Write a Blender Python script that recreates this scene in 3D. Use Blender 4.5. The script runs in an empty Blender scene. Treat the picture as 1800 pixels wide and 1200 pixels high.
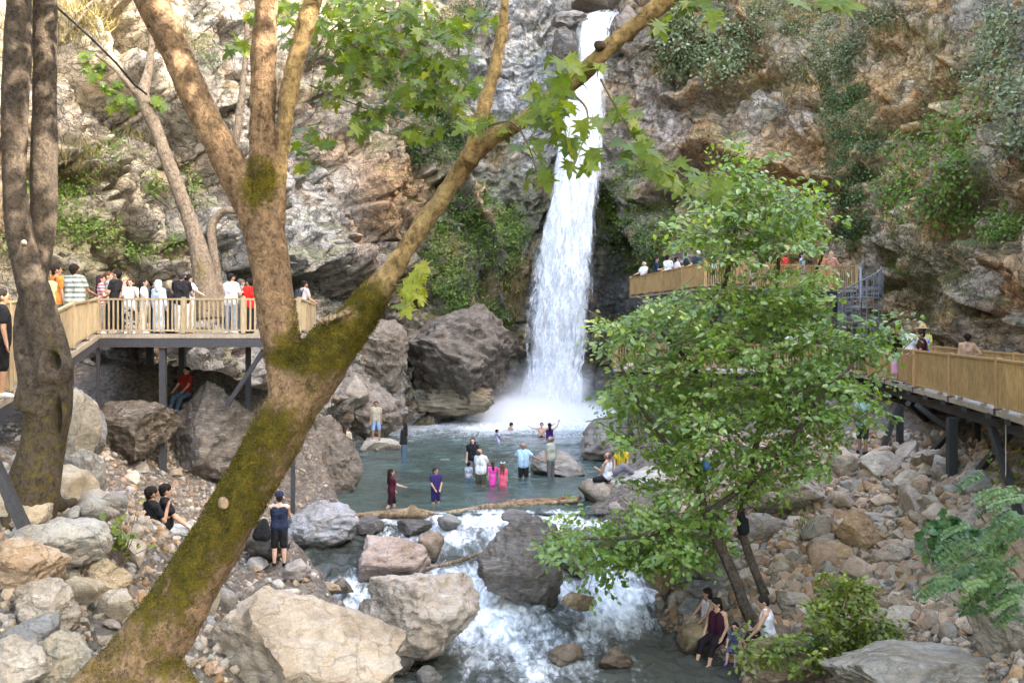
import bpy, bmesh, math, random
import numpy as np
from mathutils import Vector, Matrix, Euler, Quaternion
from mathutils.bvhtree import BVHTree

SC = bpy.context.scene
COL = SC.collection
R = random.Random(7)
RNG = np.random.default_rng(7)
F = 1750.0; HX = 900.0; HY = 570.0; CAMZ = 5.9      # pixel focal length, principal column, horizon row, eye height

def P(px, py, d):
    """world point seen in the photograph at column px, row py, standing d metres away"""
    return Vector(((px-HX)/F*d, d, CAMZ-(py-HY)/F*d))

def S(r, g, b):
    """sRGB 0-255 -> linear"""
    f = lambda c: (c/255/12.92) if c/255 <= .04045 else ((c/255+.055)/1.055)**2.4
    return (f(r), f(g), f(b))

# ---------------------------------------------------------------- noise
_pr = np.random.default_rng(3)
_perm = _pr.permutation(256); _perm = np.concatenate([_perm, _perm, _perm])
_g = _pr.normal(size=(256, 3)); _g /= np.linalg.norm(_g, axis=1)[:, None]

def perlin(p):
    p = np.asarray(p, dtype=np.float64)
    i = np.floor(p).astype(np.int64); f = p-i; i &= 255
    u = f*f*f*(f*(f*6-15)+10)
    out = 0
    for dx in (0, 1):
        for dy in (0, 1):
            for dz in (0, 1):
                h = _perm[_perm[_perm[i[:, 0]+dx]+((i[:, 1]+dy) & 255)]+((i[:, 2]+dz) & 255)]
                g = _g[h]
                d = g[:, 0]*(f[:, 0]-dx)+g[:, 1]*(f[:, 1]-dy)+g[:, 2]*(f[:, 2]-dz)
                w = (u[:, 0] if dx else 1-u[:, 0])*(u[:, 1] if dy else 1-u[:, 1])*(u[:, 2] if dz else 1-u[:, 2])
                out = out+w*d
    return out*1.5

def fbm(p, o=4, gain=.5, lac=2.03):
    a = 1.; s = 0; q = np.array(p, dtype=np.float64)
    for k in range(o):
        s = s+a*perlin(q+17.3*k); a *= gain; q = q*lac
    return s

def ridged(p, o=4, gain=.5):
    a = 1.; s = 0; q = np.array(p, dtype=np.float64)
    for k in range(o):
        s = s+a*(1-2*np.abs(perlin(q+9.1*k))); a *= gain; q = q*2.07
    return s

def worley(p, seed=0):
    p = np.asarray(p, dtype=np.float64)
    i = np.floor(p).astype(np.int64)
    f1 = np.full(len(p), 9.); f2 = np.full(len(p), 9.); idn = np.zeros(len(p))
    for dx in (-1, 0, 1):
        for dy in (-1, 0, 1):
            for dz in (-1, 0, 1):
                c = i+np.array([dx, dy, dz])
                h = (c[:, 0]*73856093 ^ c[:, 1]*19349663 ^ c[:, 2]*83492791 ^ (seed*7919)) & 0x7fffffff
                h = (h*1103515245+12345) & 0x7fffffff
                rx = (h & 1023)/1023.; ry = ((h >> 10) & 1023)/1023.; rz = ((h >> 20) & 1023)/1023.
                d = np.sqrt((c[:, 0]+rx-p[:, 0])**2+(c[:, 1]+ry-p[:, 1])**2+(c[:, 2]+rz-p[:, 2])**2)
                m = d < f1
                f2 = np.where(m, f1, np.minimum(f2, d))
                idn = np.where(m, ((h >> 7) & 4095)/4095., idn)
                f1 = np.where(m, d, f1)
    return f1, f2, idn

def sstep(a, b, x):
    t = np.clip((x-a)/(b-a), 0, 1); return t*t*(3-2*t)

# ---------------------------------------------------------------- objects
def props(o, label=None, cat=None, group=None, kind=None):
    if label: o['label'] = label
    if cat: o['category'] = cat
    if group: o['group'] = group
    if kind: o['kind'] = kind
    return o

def link(name, me, mat=None, parent=None, loc=None):
    o = bpy.data.objects.new(name, me); COL.objects.link(o)
    if mat is not None and me is not None and len(me.materials) == 0:
        for m in (mat if isinstance(mat, (list, tuple)) else [mat]): me.materials.append(m)
    if parent is not None: o.parent = parent
    if loc is not None: o.location = loc
    return o

def empty(name, loc=(0, 0, 0), label=None, cat=None, group=None, rz=0):
    o = bpy.data.objects.new(name, None); COL.objects.link(o); o.empty_display_size = .2
    o.location = loc; o.rotation_euler = (0, 0, rz)
    return props(o, label, cat, group)

def mesh_np(name, V, Fc, smooth=True):
    """V (n,3); Fc: (m,k) int array, or a list of such arrays"""
    me = bpy.data.meshes.new(name)
    V = np.ascontiguousarray(V, dtype=np.float32)
    if not isinstance(Fc, list): Fc = [Fc]
    Fc = [np.asarray(f, dtype=np.int32) for f in Fc if len(f)]
    me.vertices.add(len(V)); me.vertices.foreach_set('co', V.ravel())
    nl = sum(f.size for f in Fc); npoly = sum(len(f) for f in Fc)
    me.loops.add(nl); me.polygons.add(npoly)
    me.loops.foreach_set('vertex_index', np.concatenate([f.ravel() for f in Fc]))
    st = []; off = 0
    for f in Fc:
        st.append(off+np.arange(len(f))*f.shape[1]); off += f.size
    me.polygons.foreach_set('loop_start', np.concatenate(st).astype(np.int32))
    me.polygons.foreach_set('use_smooth', np.full(npoly, bool(smooth)))
    me.update(calc_edges=True)
    return me

def attr(me, name, data):
    data = np.asarray(data, dtype=np.float32)
    if data.ndim == 1:
        a = me.attributes.new(name, 'FLOAT', 'POINT'); a.data.foreach_set('value', data)
    else:
        if data.shape[1] == 3: data = np.concatenate([data, np.ones((len(data), 1), np.float32)], 1)
        a = me.attributes.new(name, 'FLOAT_COLOR', 'POINT'); a.data.foreach_set('color', data.ravel())

def verts_of(me):
    V = np.empty(len(me.vertices)*3, np.float32); me.vertices.foreach_get('co', V); return V.reshape(-1, 3).astype(np.float64)

def normals_of(me):
    V = np.empty(len(me.vertices)*3, np.float32); me.vertex_normals.foreach_get('vector', V); return V.reshape(-1, 3).astype(np.float64)

def grid_faces(nr, nc):
    i = np.arange(nr*nc).reshape(nr, nc)
    return np.stack([i[:-1, :-1], i[:-1, 1:], i[1:, 1:], i[1:, :-1]], -1).reshape(-1, 4)

class MB:
    """collects simple shapes into one mesh"""
    def __init__(s): s.v = []; s.f = []
    def add(s, V, Fs):
        n = len(s.v); s.v += [tuple(v) for v in V]; s.f += [tuple(i+n for i in f) for f in Fs]; return s
    def obox(s, c, ax, ay, az):
        """box about centre c with half axes ax, ay, az"""
        c, ax, ay, az = Vector(c), Vector(ax), Vector(ay), Vector(az)
        V = [c+x*ax+y*ay+z*az for x, y, z in ((-1,-1,-1),(1,-1,-1),(1,1,-1),(-1,1,-1),(-1,-1,1),(1,-1,1),(1,1,1),(-1,1,1))]
        return s.add(V, [(0,3,2,1),(4,5,6,7),(0,1,5,4),(1,2,6,5),(2,3,7,6),(3,0,4,7)])
    def bar(s, a, b, w, h, up=(0, 0, 1)):
        a, b = Vector(a), Vector(b); d = b-a; L = d.length; d.normalize(); u = Vector(up)
        sd = d.cross(u)
        if sd.length < 1e-4: sd = d.cross(Vector((1, 0, 0)))
        sd.normalize(); u = sd.cross(d)
        return s.obox((a+b)/2, d*L/2, sd*w/2, u*h/2)
    def tube(s, pts, rad, n=8, cap=True):
        pts = [Vector(p) for p in pts]; m = len(pts)
        if not isinstance(rad, (list, tuple)): rad = [rad]*m
        V = []; prev = None
        for k, p in enumerate(pts):
            t = (pts[min(k+1, m-1)]-pts[max(k-1, 0)]).normalized()
            if prev is None:
                u = t.cross(Vector((0, 0, 1)))
                if u.length < .05: u = t.cross(Vector((1, 0, 0)))
            else: u = prev-t*prev.dot(t)
            u.normalize(); prev = u; w = t.cross(u)
            V += [p+(u*math.cos(2*math.pi*j/n)+w*math.sin(2*math.pi*j/n))*rad[k] for j in range(n)]
        Fs = [(k*n+j, k*n+(j+1) % n, (k+1)*n+(j+1) % n, (k+1)*n+j) for k in range(m-1) for j in range(n)]
        if cap: Fs += [tuple(range(n-1, -1, -1)), tuple(range((m-1)*n, m*n))]
        return s.add(V, Fs)
    def build(s, name, mat, parent=None, smooth=False):
        me = bpy.data.meshes.new(name); me.from_pydata(s.v, [], s.f)
        if smooth:
            me.polygons.foreach_set('use_smooth', np.ones(len(me.polygons), bool))
        me.update()
        return link(name, me, mat, parent)

def remesh(V, Fs, vox, smooth_it=2):
    """fuse overlapping closed shells into one continuous surface"""
    me = bpy.data.meshes.new('tmp'); me.from_pydata([tuple(v) for v in V], [], Fs); me.update()
    o = bpy.data.objects.new('tmp', me); COL.objects.link(o)
    m = o.modifiers.new('r', 'REMESH'); m.mode = 'VOXEL'; m.voxel_size = vox
    if smooth_it:
        s = o.modifiers.new('s', 'SMOOTH'); s.factor = .5; s.iterations = smooth_it
    dg = bpy.context.evaluated_depsgraph_get(); dg.update()
    out = bpy.data.meshes.new_from_object(o.evaluated_get(dg))
    bpy.data.objects.remove(o); bpy.data.meshes.remove(me)
    out.polygons.foreach_set('use_smooth', np.ones(len(out.polygons), bool))
    return out

def catmull(C, t):
    """C (n,k) control rows, t in [0,n-1]"""
    C = np.asarray(C, float); n = len(C); i = np.clip(np.floor(t).astype(int), 0, n-2); f = (t-i)[:, None]
    g = lambda j: C[np.clip(j, 0, n-1)]
    p0, p1, p2, p3 = g(i-1), g(i), g(i+1), g(i+2)
    return .5*((2*p1)+(-p0+p2)*f+(2*p0-5*p1+4*p2-p3)*f*f+(-p0+3*p1-3*p2+p3)*f**3)

# ---------------------------------------------------------------- materials
class NT:
    def __init__(s, name):
        s.m = bpy.data.materials.new(name); s.m.use_nodes = True
        s.t = s.m.node_tree; s.t.nodes.clear()
        s.out = s.t.nodes.new('ShaderNodeOutputMaterial')
    def n(s, typ, **kw):
        nd = s.t.nodes.new('ShaderNode'+typ)
        for k, v in kw.items():
            if k.startswith('i_'):
                key = k[2:]; key = int(key) if key.isdigit() else key.replace('_', ' ')
                s.set(nd.inputs[key], v)
            else: setattr(nd, k, v)
        return nd
    def set(s, sock, v):
        if hasattr(v, 'is_output') or isinstance(v, bpy.types.NodeSocket): s.t.links.new(v, sock)
        else:
            if isinstance(v, (tuple, list)) and len(v) == 3 and sock.type == 'RGBA': v = (*v, 1)
            sock.default_value = v
    def noise(s, scale, detail=4, rough=.55, vec=None, dist=0, lac=2):
        nd = s.n('TexNoise', i_Scale=scale, i_Detail=detail, i_Roughness=rough, i_Distortion=dist)
        if vec is not None: s.set(nd.inputs['Vector'], vec)
        return nd.outputs['Fac']
    def ramp(s, fac, stops, interp='LINEAR'):
        nd = s.n('ValToRGB'); cr = nd.color_ramp; cr.interpolation = interp
        while len(cr.elements) < len(stops): cr.elements.new(.5)
        for e, (p, c) in zip(cr.elements, stops):
            e.position = p; e.color = (c, c, c, 1) if not isinstance(c, (tuple, list)) else (*c[:3], 1)
        s.set(nd.inputs[0], fac); return nd.outputs[0]
    def mix(s, fac, a, b, mode='MIX'):
        nd = s.n('Mix', data_type='RGBA', blend_type=mode)
        s.set(nd.inputs[0], fac); s.set(nd.inputs[6], a); s.set(nd.inputs[7], b); return nd.outputs[2]
    def math(s, op, a, b=0., c=None, clamp=False):
        nd = s.n('Math', operation=op, use_clamp=clamp); s.set(nd.inputs[0], a); s.set(nd.inputs[1], b)
        if c is not None: s.set(nd.inputs[2], c)
        return nd.outputs[0]
    def maprange(s, v, a, b, c=0., d=1.):
        nd = s.n('MapRange', interpolation_type='SMOOTHSTEP'); 
        for i, x in enumerate((v, a, b, c, d)): s.set(nd.inputs[i], x)
        return nd.outputs[0]
    def pos(s): return s.n('NewGeometry').outputs['Position']
    def obj(s): return s.n('TexCoord').outputs['Object']
    def attr(s, name, typ='GEOMETRY'):
        return s.n('Attribute', attribute_name=name, attribute_type=typ)
    def scale(s, vec, xyz):
        nd = s.n('Mapping'); s.set(nd.inputs[0], vec); nd.inputs[3].default_value = xyz; return nd.outputs[0]
    def bump(s, h, strength=.5, dist=.05, normal=None):
        nd = s.n('Bump', i_Strength=strength, i_Distance=dist, i_Height=h)
        if normal is not None: s.set(nd.inputs['Normal'], normal)
        return nd.outputs[0]
    def bsdf(s, col, rough=.8, normal=None, spec=.3, **kw):
        nd = s.n('BsdfPrincipled'); s.set(nd.inputs['Base Color'], col); s.set(nd.inputs['Roughness'], rough)
        s.set(nd.inputs['Specular IOR Level'], spec)
        if normal is not None: s.set(nd.inputs['Normal'], normal)
        for k, v in kw.items(): s.set(nd.inputs[k.replace('_', ' ')], v)
        return nd.outputs[0]
    def done(s, sh, vol=None):
        if sh is not None: s.t.links.new(sh, s.out.inputs['Surface'])
        if vol is not None: s.t.links.new(vol, s.out.inputs['Volume'])
        return s.m

def plain(name, col, rough=.7, var=.15, scale=30., bump=.15, spec=.3, bd=.01):
    """a matt material with some mottling"""
    t = NT(name); p = t.pos()
    n1 = t.noise(scale, 5, .6, p)
    c = t.mix(1, col, t.ramp(n1, [(.25, 1-var), (.75, 1+var)]), 'MULTIPLY')
    return t.done(t.bsdf(c, rough, t.bump(n1, bump, bd), spec))

def rock_mat(name, crack=.5, grain=1., lichen=.0):
    """stone: tint comes from the object's own colour, water line from its 'wetz' property"""
    t = NT(name); p = t.pos(); oi = t.n('ObjectInfo')
    sh = t.n('VectorMath', operation='SCALE'); t.set(sh.inputs[0], (13., 7., 19.)); t.set(sh.inputs['Scale'], oi.outputs['Random'])
    q = t.n('VectorMath', operation='ADD'); t.set(q.inputs[0], p); t.set(q.inputs[1], sh.outputs[0]); q = q.outputs[0]
    big = t.noise(.9/grain, 4, .6, q, .6); mid = t.noise(4/grain, 8, .65, q, .3); fine = t.noise(38/grain, 6, .7, q)
    st = t.noise(3/grain, 5, .6, t.scale(q, (1, 1.2, 5)), 1.2)
    c = t.mix(t.ramp(big, [(.35, 0), (.68, 1)]), oi.outputs['Color'], t.mix(1, oi.outputs['Color'], (.62, .55, .47), 'MULTIPLY'))
    c = t.mix(t.math('MULTIPLY', t.ramp(st, [(.5, 0), (.72, 1)]), .55), c, t.mix(.55, oi.outputs['Color'], (.55, .52, .47)))
    c = t.mix(t.math('MULTIPLY', t.ramp(mid, [(.55, 0), (.75, 1)]), .45), c, (.30, .17, .08))
    c = t.mix(1, c, t.ramp(fine, [(.2, .55), (.5, 1.), (.8, 1.35)]), 'MULTIPLY')
    c = t.mix(1, c, t.ramp(mid, [(.25, .6), (.5, 1.), (.8, 1.25)]), 'MULTIPLY')
    vo = t.n('TexVoronoi', feature='DISTANCE_TO_EDGE', i_Scale=1.3/grain); 
    wv = t.n('VectorMath', operation='ADD'); t.set(wv.inputs[0], q)
    nn = t.n('TexNoise', i_Scale=2.5/grain, i_Detail=5.); t.set(nn.inputs['Vector'], q)
    sc = t.n('VectorMath', operation='SCALE'); t.set(sc.inputs[0], nn.outputs['Color']); sc.inputs['Scale'].default_value = .8*grain
    t.set(wv.inputs[1], sc.outputs[0]); t.set(vo.inputs['Vector'], wv.outputs[0])
    ck = t.ramp(vo.outputs['Distance'], [(0, 0), (.03, 1)])
    c = t.mix(t.math('MULTIPLY', t.math('SUBTRACT', 1., ck), crack*.75), c, (.05, .04, .03))
    xyz = t.n('SeparateXYZ'); t.set(xyz.inputs[0], p)
    wz = t.attr('wetz', 'OBJECT').outputs['Fac']
    wet = t.maprange(t.math('SUBTRACT', t.math('ADD', xyz.outputs[2], t.math('MULTIPLY', big, -.5)), wz), .25, -.3)
    c = t.mix(t.math('MULTIPLY', wet, .62), c, (.02, .017, .012))
    rough = t.math('SUBTRACT', .85, t.math('MULTIPLY', wet, .6))
    h = t.math('ADD', t.math('MULTIPLY', mid, 1.), t.math('MULTIPLY', fine, .25))
    h = t.math('ADD', h, t.math('MULTIPLY', st, .5)); h = t.math('ADD', h, t.math('MULTIPLY', ck, .25*crack))
    return t.done(t.bsdf(c, rough, t.bump(h, .75, .09*grain), .35))

def leaf_mat(name, stops, trans=.35, rough=.42, spec=.4, tcol=None):
    """leaves: each leaf's own colour from its 'rnd' value"""
    t = NT(name); a = t.attr('rnd').outputs['Fac']
    c = t.ramp(a, stops)
    n1 = t.noise(25, 3, .6, t.pos())
    c = t.mix(1, c, t.ramp(n1, [(.3, .8), (.7, 1.2)]), 'MULTIPLY')
    b = t.bsdf(c, rough, None, spec)
    tr = t.n('BsdfTranslucent'); t.set(tr.inputs[0], t.mix(1, c, tcol or (1.6, 1.5, .6), 'MULTIPLY'))
    mx = t.n('MixShader'); mx.inputs[0].default_value = trans
    t.t.links.new(b, mx.inputs[1]); t.t.links.new(tr.outputs[0], mx.inputs[2])
    return t.done(mx.outputs[0])
EXPOSURE = 3.82
# ================================================================= THE GORGE
def proj(V):
    d = np.maximum(V[:, 1], .5)
    return HX+V[:, 0]/d*F, HY-(V[:, 2]-CAMZ)/d*F

CPL = np.array([(-14.5, -14), (-14.5, 4), (-15.5, 18), (-15.8, 27), (-14.6, 34), (-12.6, 40), (-11, 46), (-9.8, 53), (-7.6, 59.5),
                (-3.6, 63.8), (0, 66), (4, 67.2), (8, 66.6), (12.2, 63), (16.6, 57), (19, 50), (18.6, 42), (17.2, 33), (15.2, 25),
                (14.6, 15), (16, 5), (20, -8), (26, -24), (32, -36)], float)
CZ = np.array([-2.5, 2, 6, 10, 15, 21, 28, 40, 62], float)
_L = [-1.1, -.5, 0, .9, 2.6, 5.6, 9.5, 17, 30]
_ML = [-1.2, -.8, 0, .6, 1.6, 3.6, 6.5, 13, 25]
_C = [-1.5, -1, 0, 1.0, 2., 3.2, 5., 10, 22]
_W = [-.9, -.5, 0, .35, .7, 1.2, 2.2, 9, 20]
_RC = [-1., -.5, 0, -.4, .9, 3., 6.5, 14, 28]
_RR = [-1.2, -.6, 0, .9, 2.4, 5., 9, 17, 30]
COFF = np.array([_L]*5+[_ML]*3+[_C]*2+[_W]*3+[_RC]*2+[_RR]*9, float)
CTOP = np.array([.75]*3+[.85]*2+[.9]*3+[1]*4+[1.12]*6+[.95]*3+[.9, .5, .3])  # wall top per column; unseen right wall shaped to hold the sun off the gorge

def cliff_points(t, zrow):
    c = catmull(CPL, t); off = catmull(COFF, t); top = catmull(CTOP[:, None], t)[:, 0]
    e = .05
    d = catmull(CPL, np.clip(t+e, 0, len(CPL)-1))-catmull(CPL, np.clip(t-e, 0, len(CPL)-1))
    d /= np.linalg.norm(d, axis=1)[:, None]; nrm = np.stack([-d[:, 1], d[:, 0]], 1)
    o = catmull(off.T, zrow)                    # rows x cols
    z = catmull(CZ[:, None], zrow)[:, 0][:, None]
    z = np.where(z > 15, 15+(z-15)*top[None, :], z)
    X = c[None, :, 0]+nrm[None, :, 0]*o; Y = c[None, :, 1]+nrm[None, :, 1]*o
    return np.stack([X, Y, np.broadcast_to(z, X.shape)], -1)

def make_cliff():
    segs = []
    for i in range(len(CPL)-1):
        m = (CPL[i]+CPL[i+1])/2; L = np.linalg.norm(CPL[i+1]-CPL[i])
        vis = 2 <= i <= 18
        n = int(L/(max(m[1], 20)*.0015)) if vis else max(4, int(L/1.2))
        segs.append(i+np.arange(n)/n)
    t = np.concatenate(segs+[[len(CPL)-1.]])
    zr = np.concatenate([np.linspace(0, 1, 48, endpoint=False), np.linspace(1, 6, 430, endpoint=False), np.linspace(6, 8, 34)])
    G = cliff_points(t, zr); nr, nc = G.shape[:2]
    du = np.gradient(G, axis=1); dv = np.gradient(G, axis=0)
    N = np.cross(du, dv); N /= np.linalg.norm(N, axis=2)[:, :, None]+1e-9      # faces into the gorge
    p = G.reshape(-1, 3); n = N.reshape(-1, 3)
    if n[nr//3*nc+nc//2, 1] > 0: n = -n
    px, py = proj(p)
    cen = np.exp(-((p[:, 0]-4)/7)**2-((p[:, 1]-66)/5)**2)                       # by the fall: tamer, layered
    w = np.stack([fbm(p/5+k*31, 3) for k in range(3)], 1)
    d = 1.4*fbm(p/7., 3)*(1-.7*cen)
    # tilted beds standing out as ledges
    left = sstep(2, -6, p[:, 0])[:, None]
    ax = left*np.array([.55, .25, .8])+(1-left)*np.array([-.5, .2, .84])
    s = (p*ax).sum(1)
    for wl, am, k in ((3.1, .50, 1.1), (1.25, .15, .55)):
        ph = s/wl+w[:, 0]*.6*k+w[:, 1]*.25; fr = ph-np.floor(ph)
        led = np.where(fr < .72, fr/.72, (1-fr)/.28)
        d += am*(led-.5)*(.5+.8*sstep(-.3, .4, fbm(p/4+55, 2)))
    f1, f2, idn = worley(p/np.array([1.9, 1.9, 3.0])+w*.35, 1)
    d += (idn-.5)*1.7*sstep(0, .10, f2-f1)*(1-.5*cen)-.45*(1-sstep(0, .10, f2-f1))
    f1, f2, idn = worley((p@np.array([[.8, .3, .5], [-.4, .9, .1], [-.45, -.3, .85]]))/np.array([3.0, 3.0, 6.5])+w*.3, 4)
    d += (idn-.5)*1.9*sstep(0, .08, f2-f1)*(1-.7*cen)
    f1, f2, idn = worley(p/np.array([.85, .85, .6])+w*.6, 2)
    d += (idn-.5)*.34*sstep(0, .14, f2-f1)-.12*(1-sstep(0, .12, f2-f1))
    d += .17*ridged(p/.9+w, 3)+.09*fbm(p*2.4, 3)
    # hollows: shelter under the right overhang, behind the fall, and beside the left deck
    for (hx, hy, hd, rx, ry, am) in ((1410, 290, 55, 70, 60, 1.6), (1080, 560, 66, 40, 130, 1.5), (900, 560, 65, 30, 90, 1.2), (870, 500, 64, 60, 40, .8),
                                     (470, 230, 42, 70, 60, .8), (330, 250, 38, 60, 40, .9), (1510, 440, 50, 25, 40, 1.6), (600, 520, 50, 30, 100, 1.2), (1200, 350, 62, 60, 40, 1.)):
        g = np.exp(-((px-hx)/rx)**2-((py-hy)/ry)**2)*(p[:, 1] > 20); d -= am*g
    for (hx, hy, rx, ry, am) in ((560, 400, 50, 90, 1.0), (1270, 300, 70, 50, 1.1), (1380, 190, 50, 40, .8), (1740, 420, 60, 120, .8), (860, 440, 60, 40, .9), (800, 500, 50, 30, .8), (640, 330, 50, 60, .8)):
        g = np.exp(-((px-hx)/rx)**2-((py-hy)/ry)**2)*(p[:, 1] > 20); d += am*g
    # the big crevices and the slabs that overhang them
    wx, wy = px+w[:, 2]*22, py+w[:, 1]*22
    for (am, wd, *ln) in ((1.9, 20, (60, 60), (150, 150), (230, 215), (300, 285), (360, 385), (410, 480)), (1.2, 14, (210, 10), (300, 75), (350, 200)), (1.2, 15, (90, 300), (200, 355), (250, 440), (285, 510)),
                          (1.5, 20, (545, 190), (600, 330), (650, 430), (700, 530)), (1.8, 24, (490, 490), (560, 465), (625, 520)), (1.0, 12, (380, 120), (470, 170), (540, 260)), (1.1, 13, (640, 60), (700, 160), (735, 300)),
                          (2.0, 18, (1150, 345), (1290, 285), (1350, 300), (1440, 335)), (1.2, 13, (1540, 250), (1640, 175), (1710, 110)), (1.0, 12, (1500, 345), (1600, 245), (1690, 215)), (1.5, 22, (1620, 600), (1690, 430), (1800, 270)),
                          (1.8, 26, (1060, 330), (1090, 430), (1190, 480)), (1.1, 13, (1180, 180), (1300, 165), (1420, 130)), (1.2, 14, (790, 320), (850, 440), (880, 560)), (1., 12, (1480, 480), (1560, 520), (1620, 500)), (.9, 10, (1690, 480), (1740, 560), (1800, 600))):
        best = np.full(len(p), 1e9); sg = np.zeros(len(p))
        for (x0, y0), (x1, y1) in zip(ln[:-1], ln[1:]):
            ex, ey = x1-x0, y1-y0; L2 = ex*ex+ey*ey; tt = np.clip(((wx-x0)*ex+(wy-y0)*ey)/L2, 0, 1)
            dx, dy = wx-x0-tt*ex, wy-y0-tt*ey; dd = np.hypot(dx, dy); m = dd < best; best = np.where(m, dd, best); sg = np.where(m, np.where(dy < 0, -1., 1.), sg)
        k = (p[:, 1] > 20)*1.
        d += k*am*np.where(sg < 0, .75*np.exp(-((best-wd*.9)/(wd*1.1))**2), 0)-k*am*np.where(sg > 0, np.exp(-(best/(wd*1.5))**2), np.exp(-(best/(wd*.35))**2))
    # the lip the water runs over
    lip = np.exp(-((p[:, 0]-5.6)/1.7)**2)*sstep(24.5, 27, p[:, 2])*(1-sstep(29, 34, p[:, 2]))*(p[:, 1] > 60)
    d -= 2.2*lip
    q = p+n*d[:, None]
    # ---- stone colour, zone by zone
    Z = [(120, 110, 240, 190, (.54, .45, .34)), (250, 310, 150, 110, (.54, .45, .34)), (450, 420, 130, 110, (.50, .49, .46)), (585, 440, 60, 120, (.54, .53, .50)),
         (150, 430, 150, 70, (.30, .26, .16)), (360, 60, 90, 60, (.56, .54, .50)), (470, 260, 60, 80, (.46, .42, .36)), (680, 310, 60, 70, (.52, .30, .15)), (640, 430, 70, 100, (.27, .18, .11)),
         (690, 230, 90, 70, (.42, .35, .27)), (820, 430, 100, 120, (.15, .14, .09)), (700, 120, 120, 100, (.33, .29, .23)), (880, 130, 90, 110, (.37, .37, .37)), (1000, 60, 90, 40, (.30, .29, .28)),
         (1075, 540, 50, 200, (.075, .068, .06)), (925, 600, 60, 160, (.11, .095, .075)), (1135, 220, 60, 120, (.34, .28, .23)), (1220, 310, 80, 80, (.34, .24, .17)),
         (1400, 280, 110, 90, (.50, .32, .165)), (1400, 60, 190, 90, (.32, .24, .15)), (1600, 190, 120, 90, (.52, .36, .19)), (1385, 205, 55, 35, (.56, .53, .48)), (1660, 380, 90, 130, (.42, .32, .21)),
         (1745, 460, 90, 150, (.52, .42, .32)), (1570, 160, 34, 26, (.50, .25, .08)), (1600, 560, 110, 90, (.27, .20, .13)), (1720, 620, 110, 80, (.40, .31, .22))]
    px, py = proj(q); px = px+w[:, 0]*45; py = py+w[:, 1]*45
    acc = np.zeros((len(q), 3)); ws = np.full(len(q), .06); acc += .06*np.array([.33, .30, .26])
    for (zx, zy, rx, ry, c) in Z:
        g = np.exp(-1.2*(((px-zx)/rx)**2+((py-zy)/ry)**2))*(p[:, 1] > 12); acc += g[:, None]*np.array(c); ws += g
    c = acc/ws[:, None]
    m = fbm(q/1.6+5, 4); c *= (1+.22*m)[:, None]
    st = fbm(np.stack([s*1.6+w[:, 0]*2, q[:, 0]*.25, q[:, 1]*.25], 1), 4)
    c = c*(1+.13*st)[:, None]
    och = sstep(.05, .6, fbm(q/2.7+70, 4)+.22*sstep(7, 13, q[:, 0]))*(.45+.3*sstep(7, 13, q[:, 0])); c = c*(1-och)[:, None]+och[:, None]*np.array([.46, .27, .12])
    wh = sstep(.35, .8, fbm(q/1.9+120, 4)); c = c*(1-.35*wh)[:, None]+.35*wh[:, None]*np.array([.50, .47, .43])
    # dark seepage streaks running down the wall
    dr = sstep(.3, .75, fbm(np.stack([q[:, 0]/.9, q[:, 1]/.9, q[:, 2]/9+33], 1), 3))*.5; c *= (1-dr)[:, None]
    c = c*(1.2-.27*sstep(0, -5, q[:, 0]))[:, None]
    # moss and thin grass on the flatter ledges
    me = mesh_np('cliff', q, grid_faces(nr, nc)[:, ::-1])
    nn = normals_of(me)
    up = np.abs(nn[:, 2])*np.sign(nn[:, 2])
    if nn[nr//3*nc+nc//2, 1] > 0: me.flip_normals(); up = -up
    gr = sstep(.25, .62, up+.25*fbm(q/1.1+9, 3))*sstep(-.25, .3, fbm(q/5+200, 2)+.15)
    gcol = np.array([.115, .115, .035])*(1+.5*fbm(q*1.5, 2))[:, None]
    c = c*(1-.75*gr)[:, None]+.75*gr[:, None]*gcol
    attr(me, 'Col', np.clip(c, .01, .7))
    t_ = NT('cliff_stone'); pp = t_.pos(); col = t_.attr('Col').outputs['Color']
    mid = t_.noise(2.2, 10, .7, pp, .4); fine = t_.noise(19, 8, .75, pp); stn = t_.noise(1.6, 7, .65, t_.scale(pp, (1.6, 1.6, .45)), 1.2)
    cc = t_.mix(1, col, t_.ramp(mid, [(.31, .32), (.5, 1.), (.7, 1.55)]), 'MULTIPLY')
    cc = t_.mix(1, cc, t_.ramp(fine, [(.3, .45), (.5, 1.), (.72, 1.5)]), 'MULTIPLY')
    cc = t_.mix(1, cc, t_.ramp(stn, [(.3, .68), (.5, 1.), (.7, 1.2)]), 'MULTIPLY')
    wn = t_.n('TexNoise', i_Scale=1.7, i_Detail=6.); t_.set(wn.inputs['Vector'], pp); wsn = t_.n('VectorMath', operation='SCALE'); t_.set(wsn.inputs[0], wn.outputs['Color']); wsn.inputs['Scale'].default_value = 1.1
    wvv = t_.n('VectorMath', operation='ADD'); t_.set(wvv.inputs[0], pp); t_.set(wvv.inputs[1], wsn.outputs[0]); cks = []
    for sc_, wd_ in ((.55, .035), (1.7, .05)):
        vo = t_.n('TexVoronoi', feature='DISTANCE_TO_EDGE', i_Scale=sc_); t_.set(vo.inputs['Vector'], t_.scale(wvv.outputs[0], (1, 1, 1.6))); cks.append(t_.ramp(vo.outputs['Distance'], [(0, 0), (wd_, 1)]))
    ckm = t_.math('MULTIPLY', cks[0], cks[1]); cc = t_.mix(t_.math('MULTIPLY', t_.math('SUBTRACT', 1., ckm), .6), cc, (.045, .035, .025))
    h = t_.math('ADD', mid, t_.math('MULTIPLY', fine, .45)); h = t_.math('ADD', h, t_.math('MULTIPLY', ckm, .35)); h = t_.math('ADD', h, t_.math('MULTIPLY', stn, .35))
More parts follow.
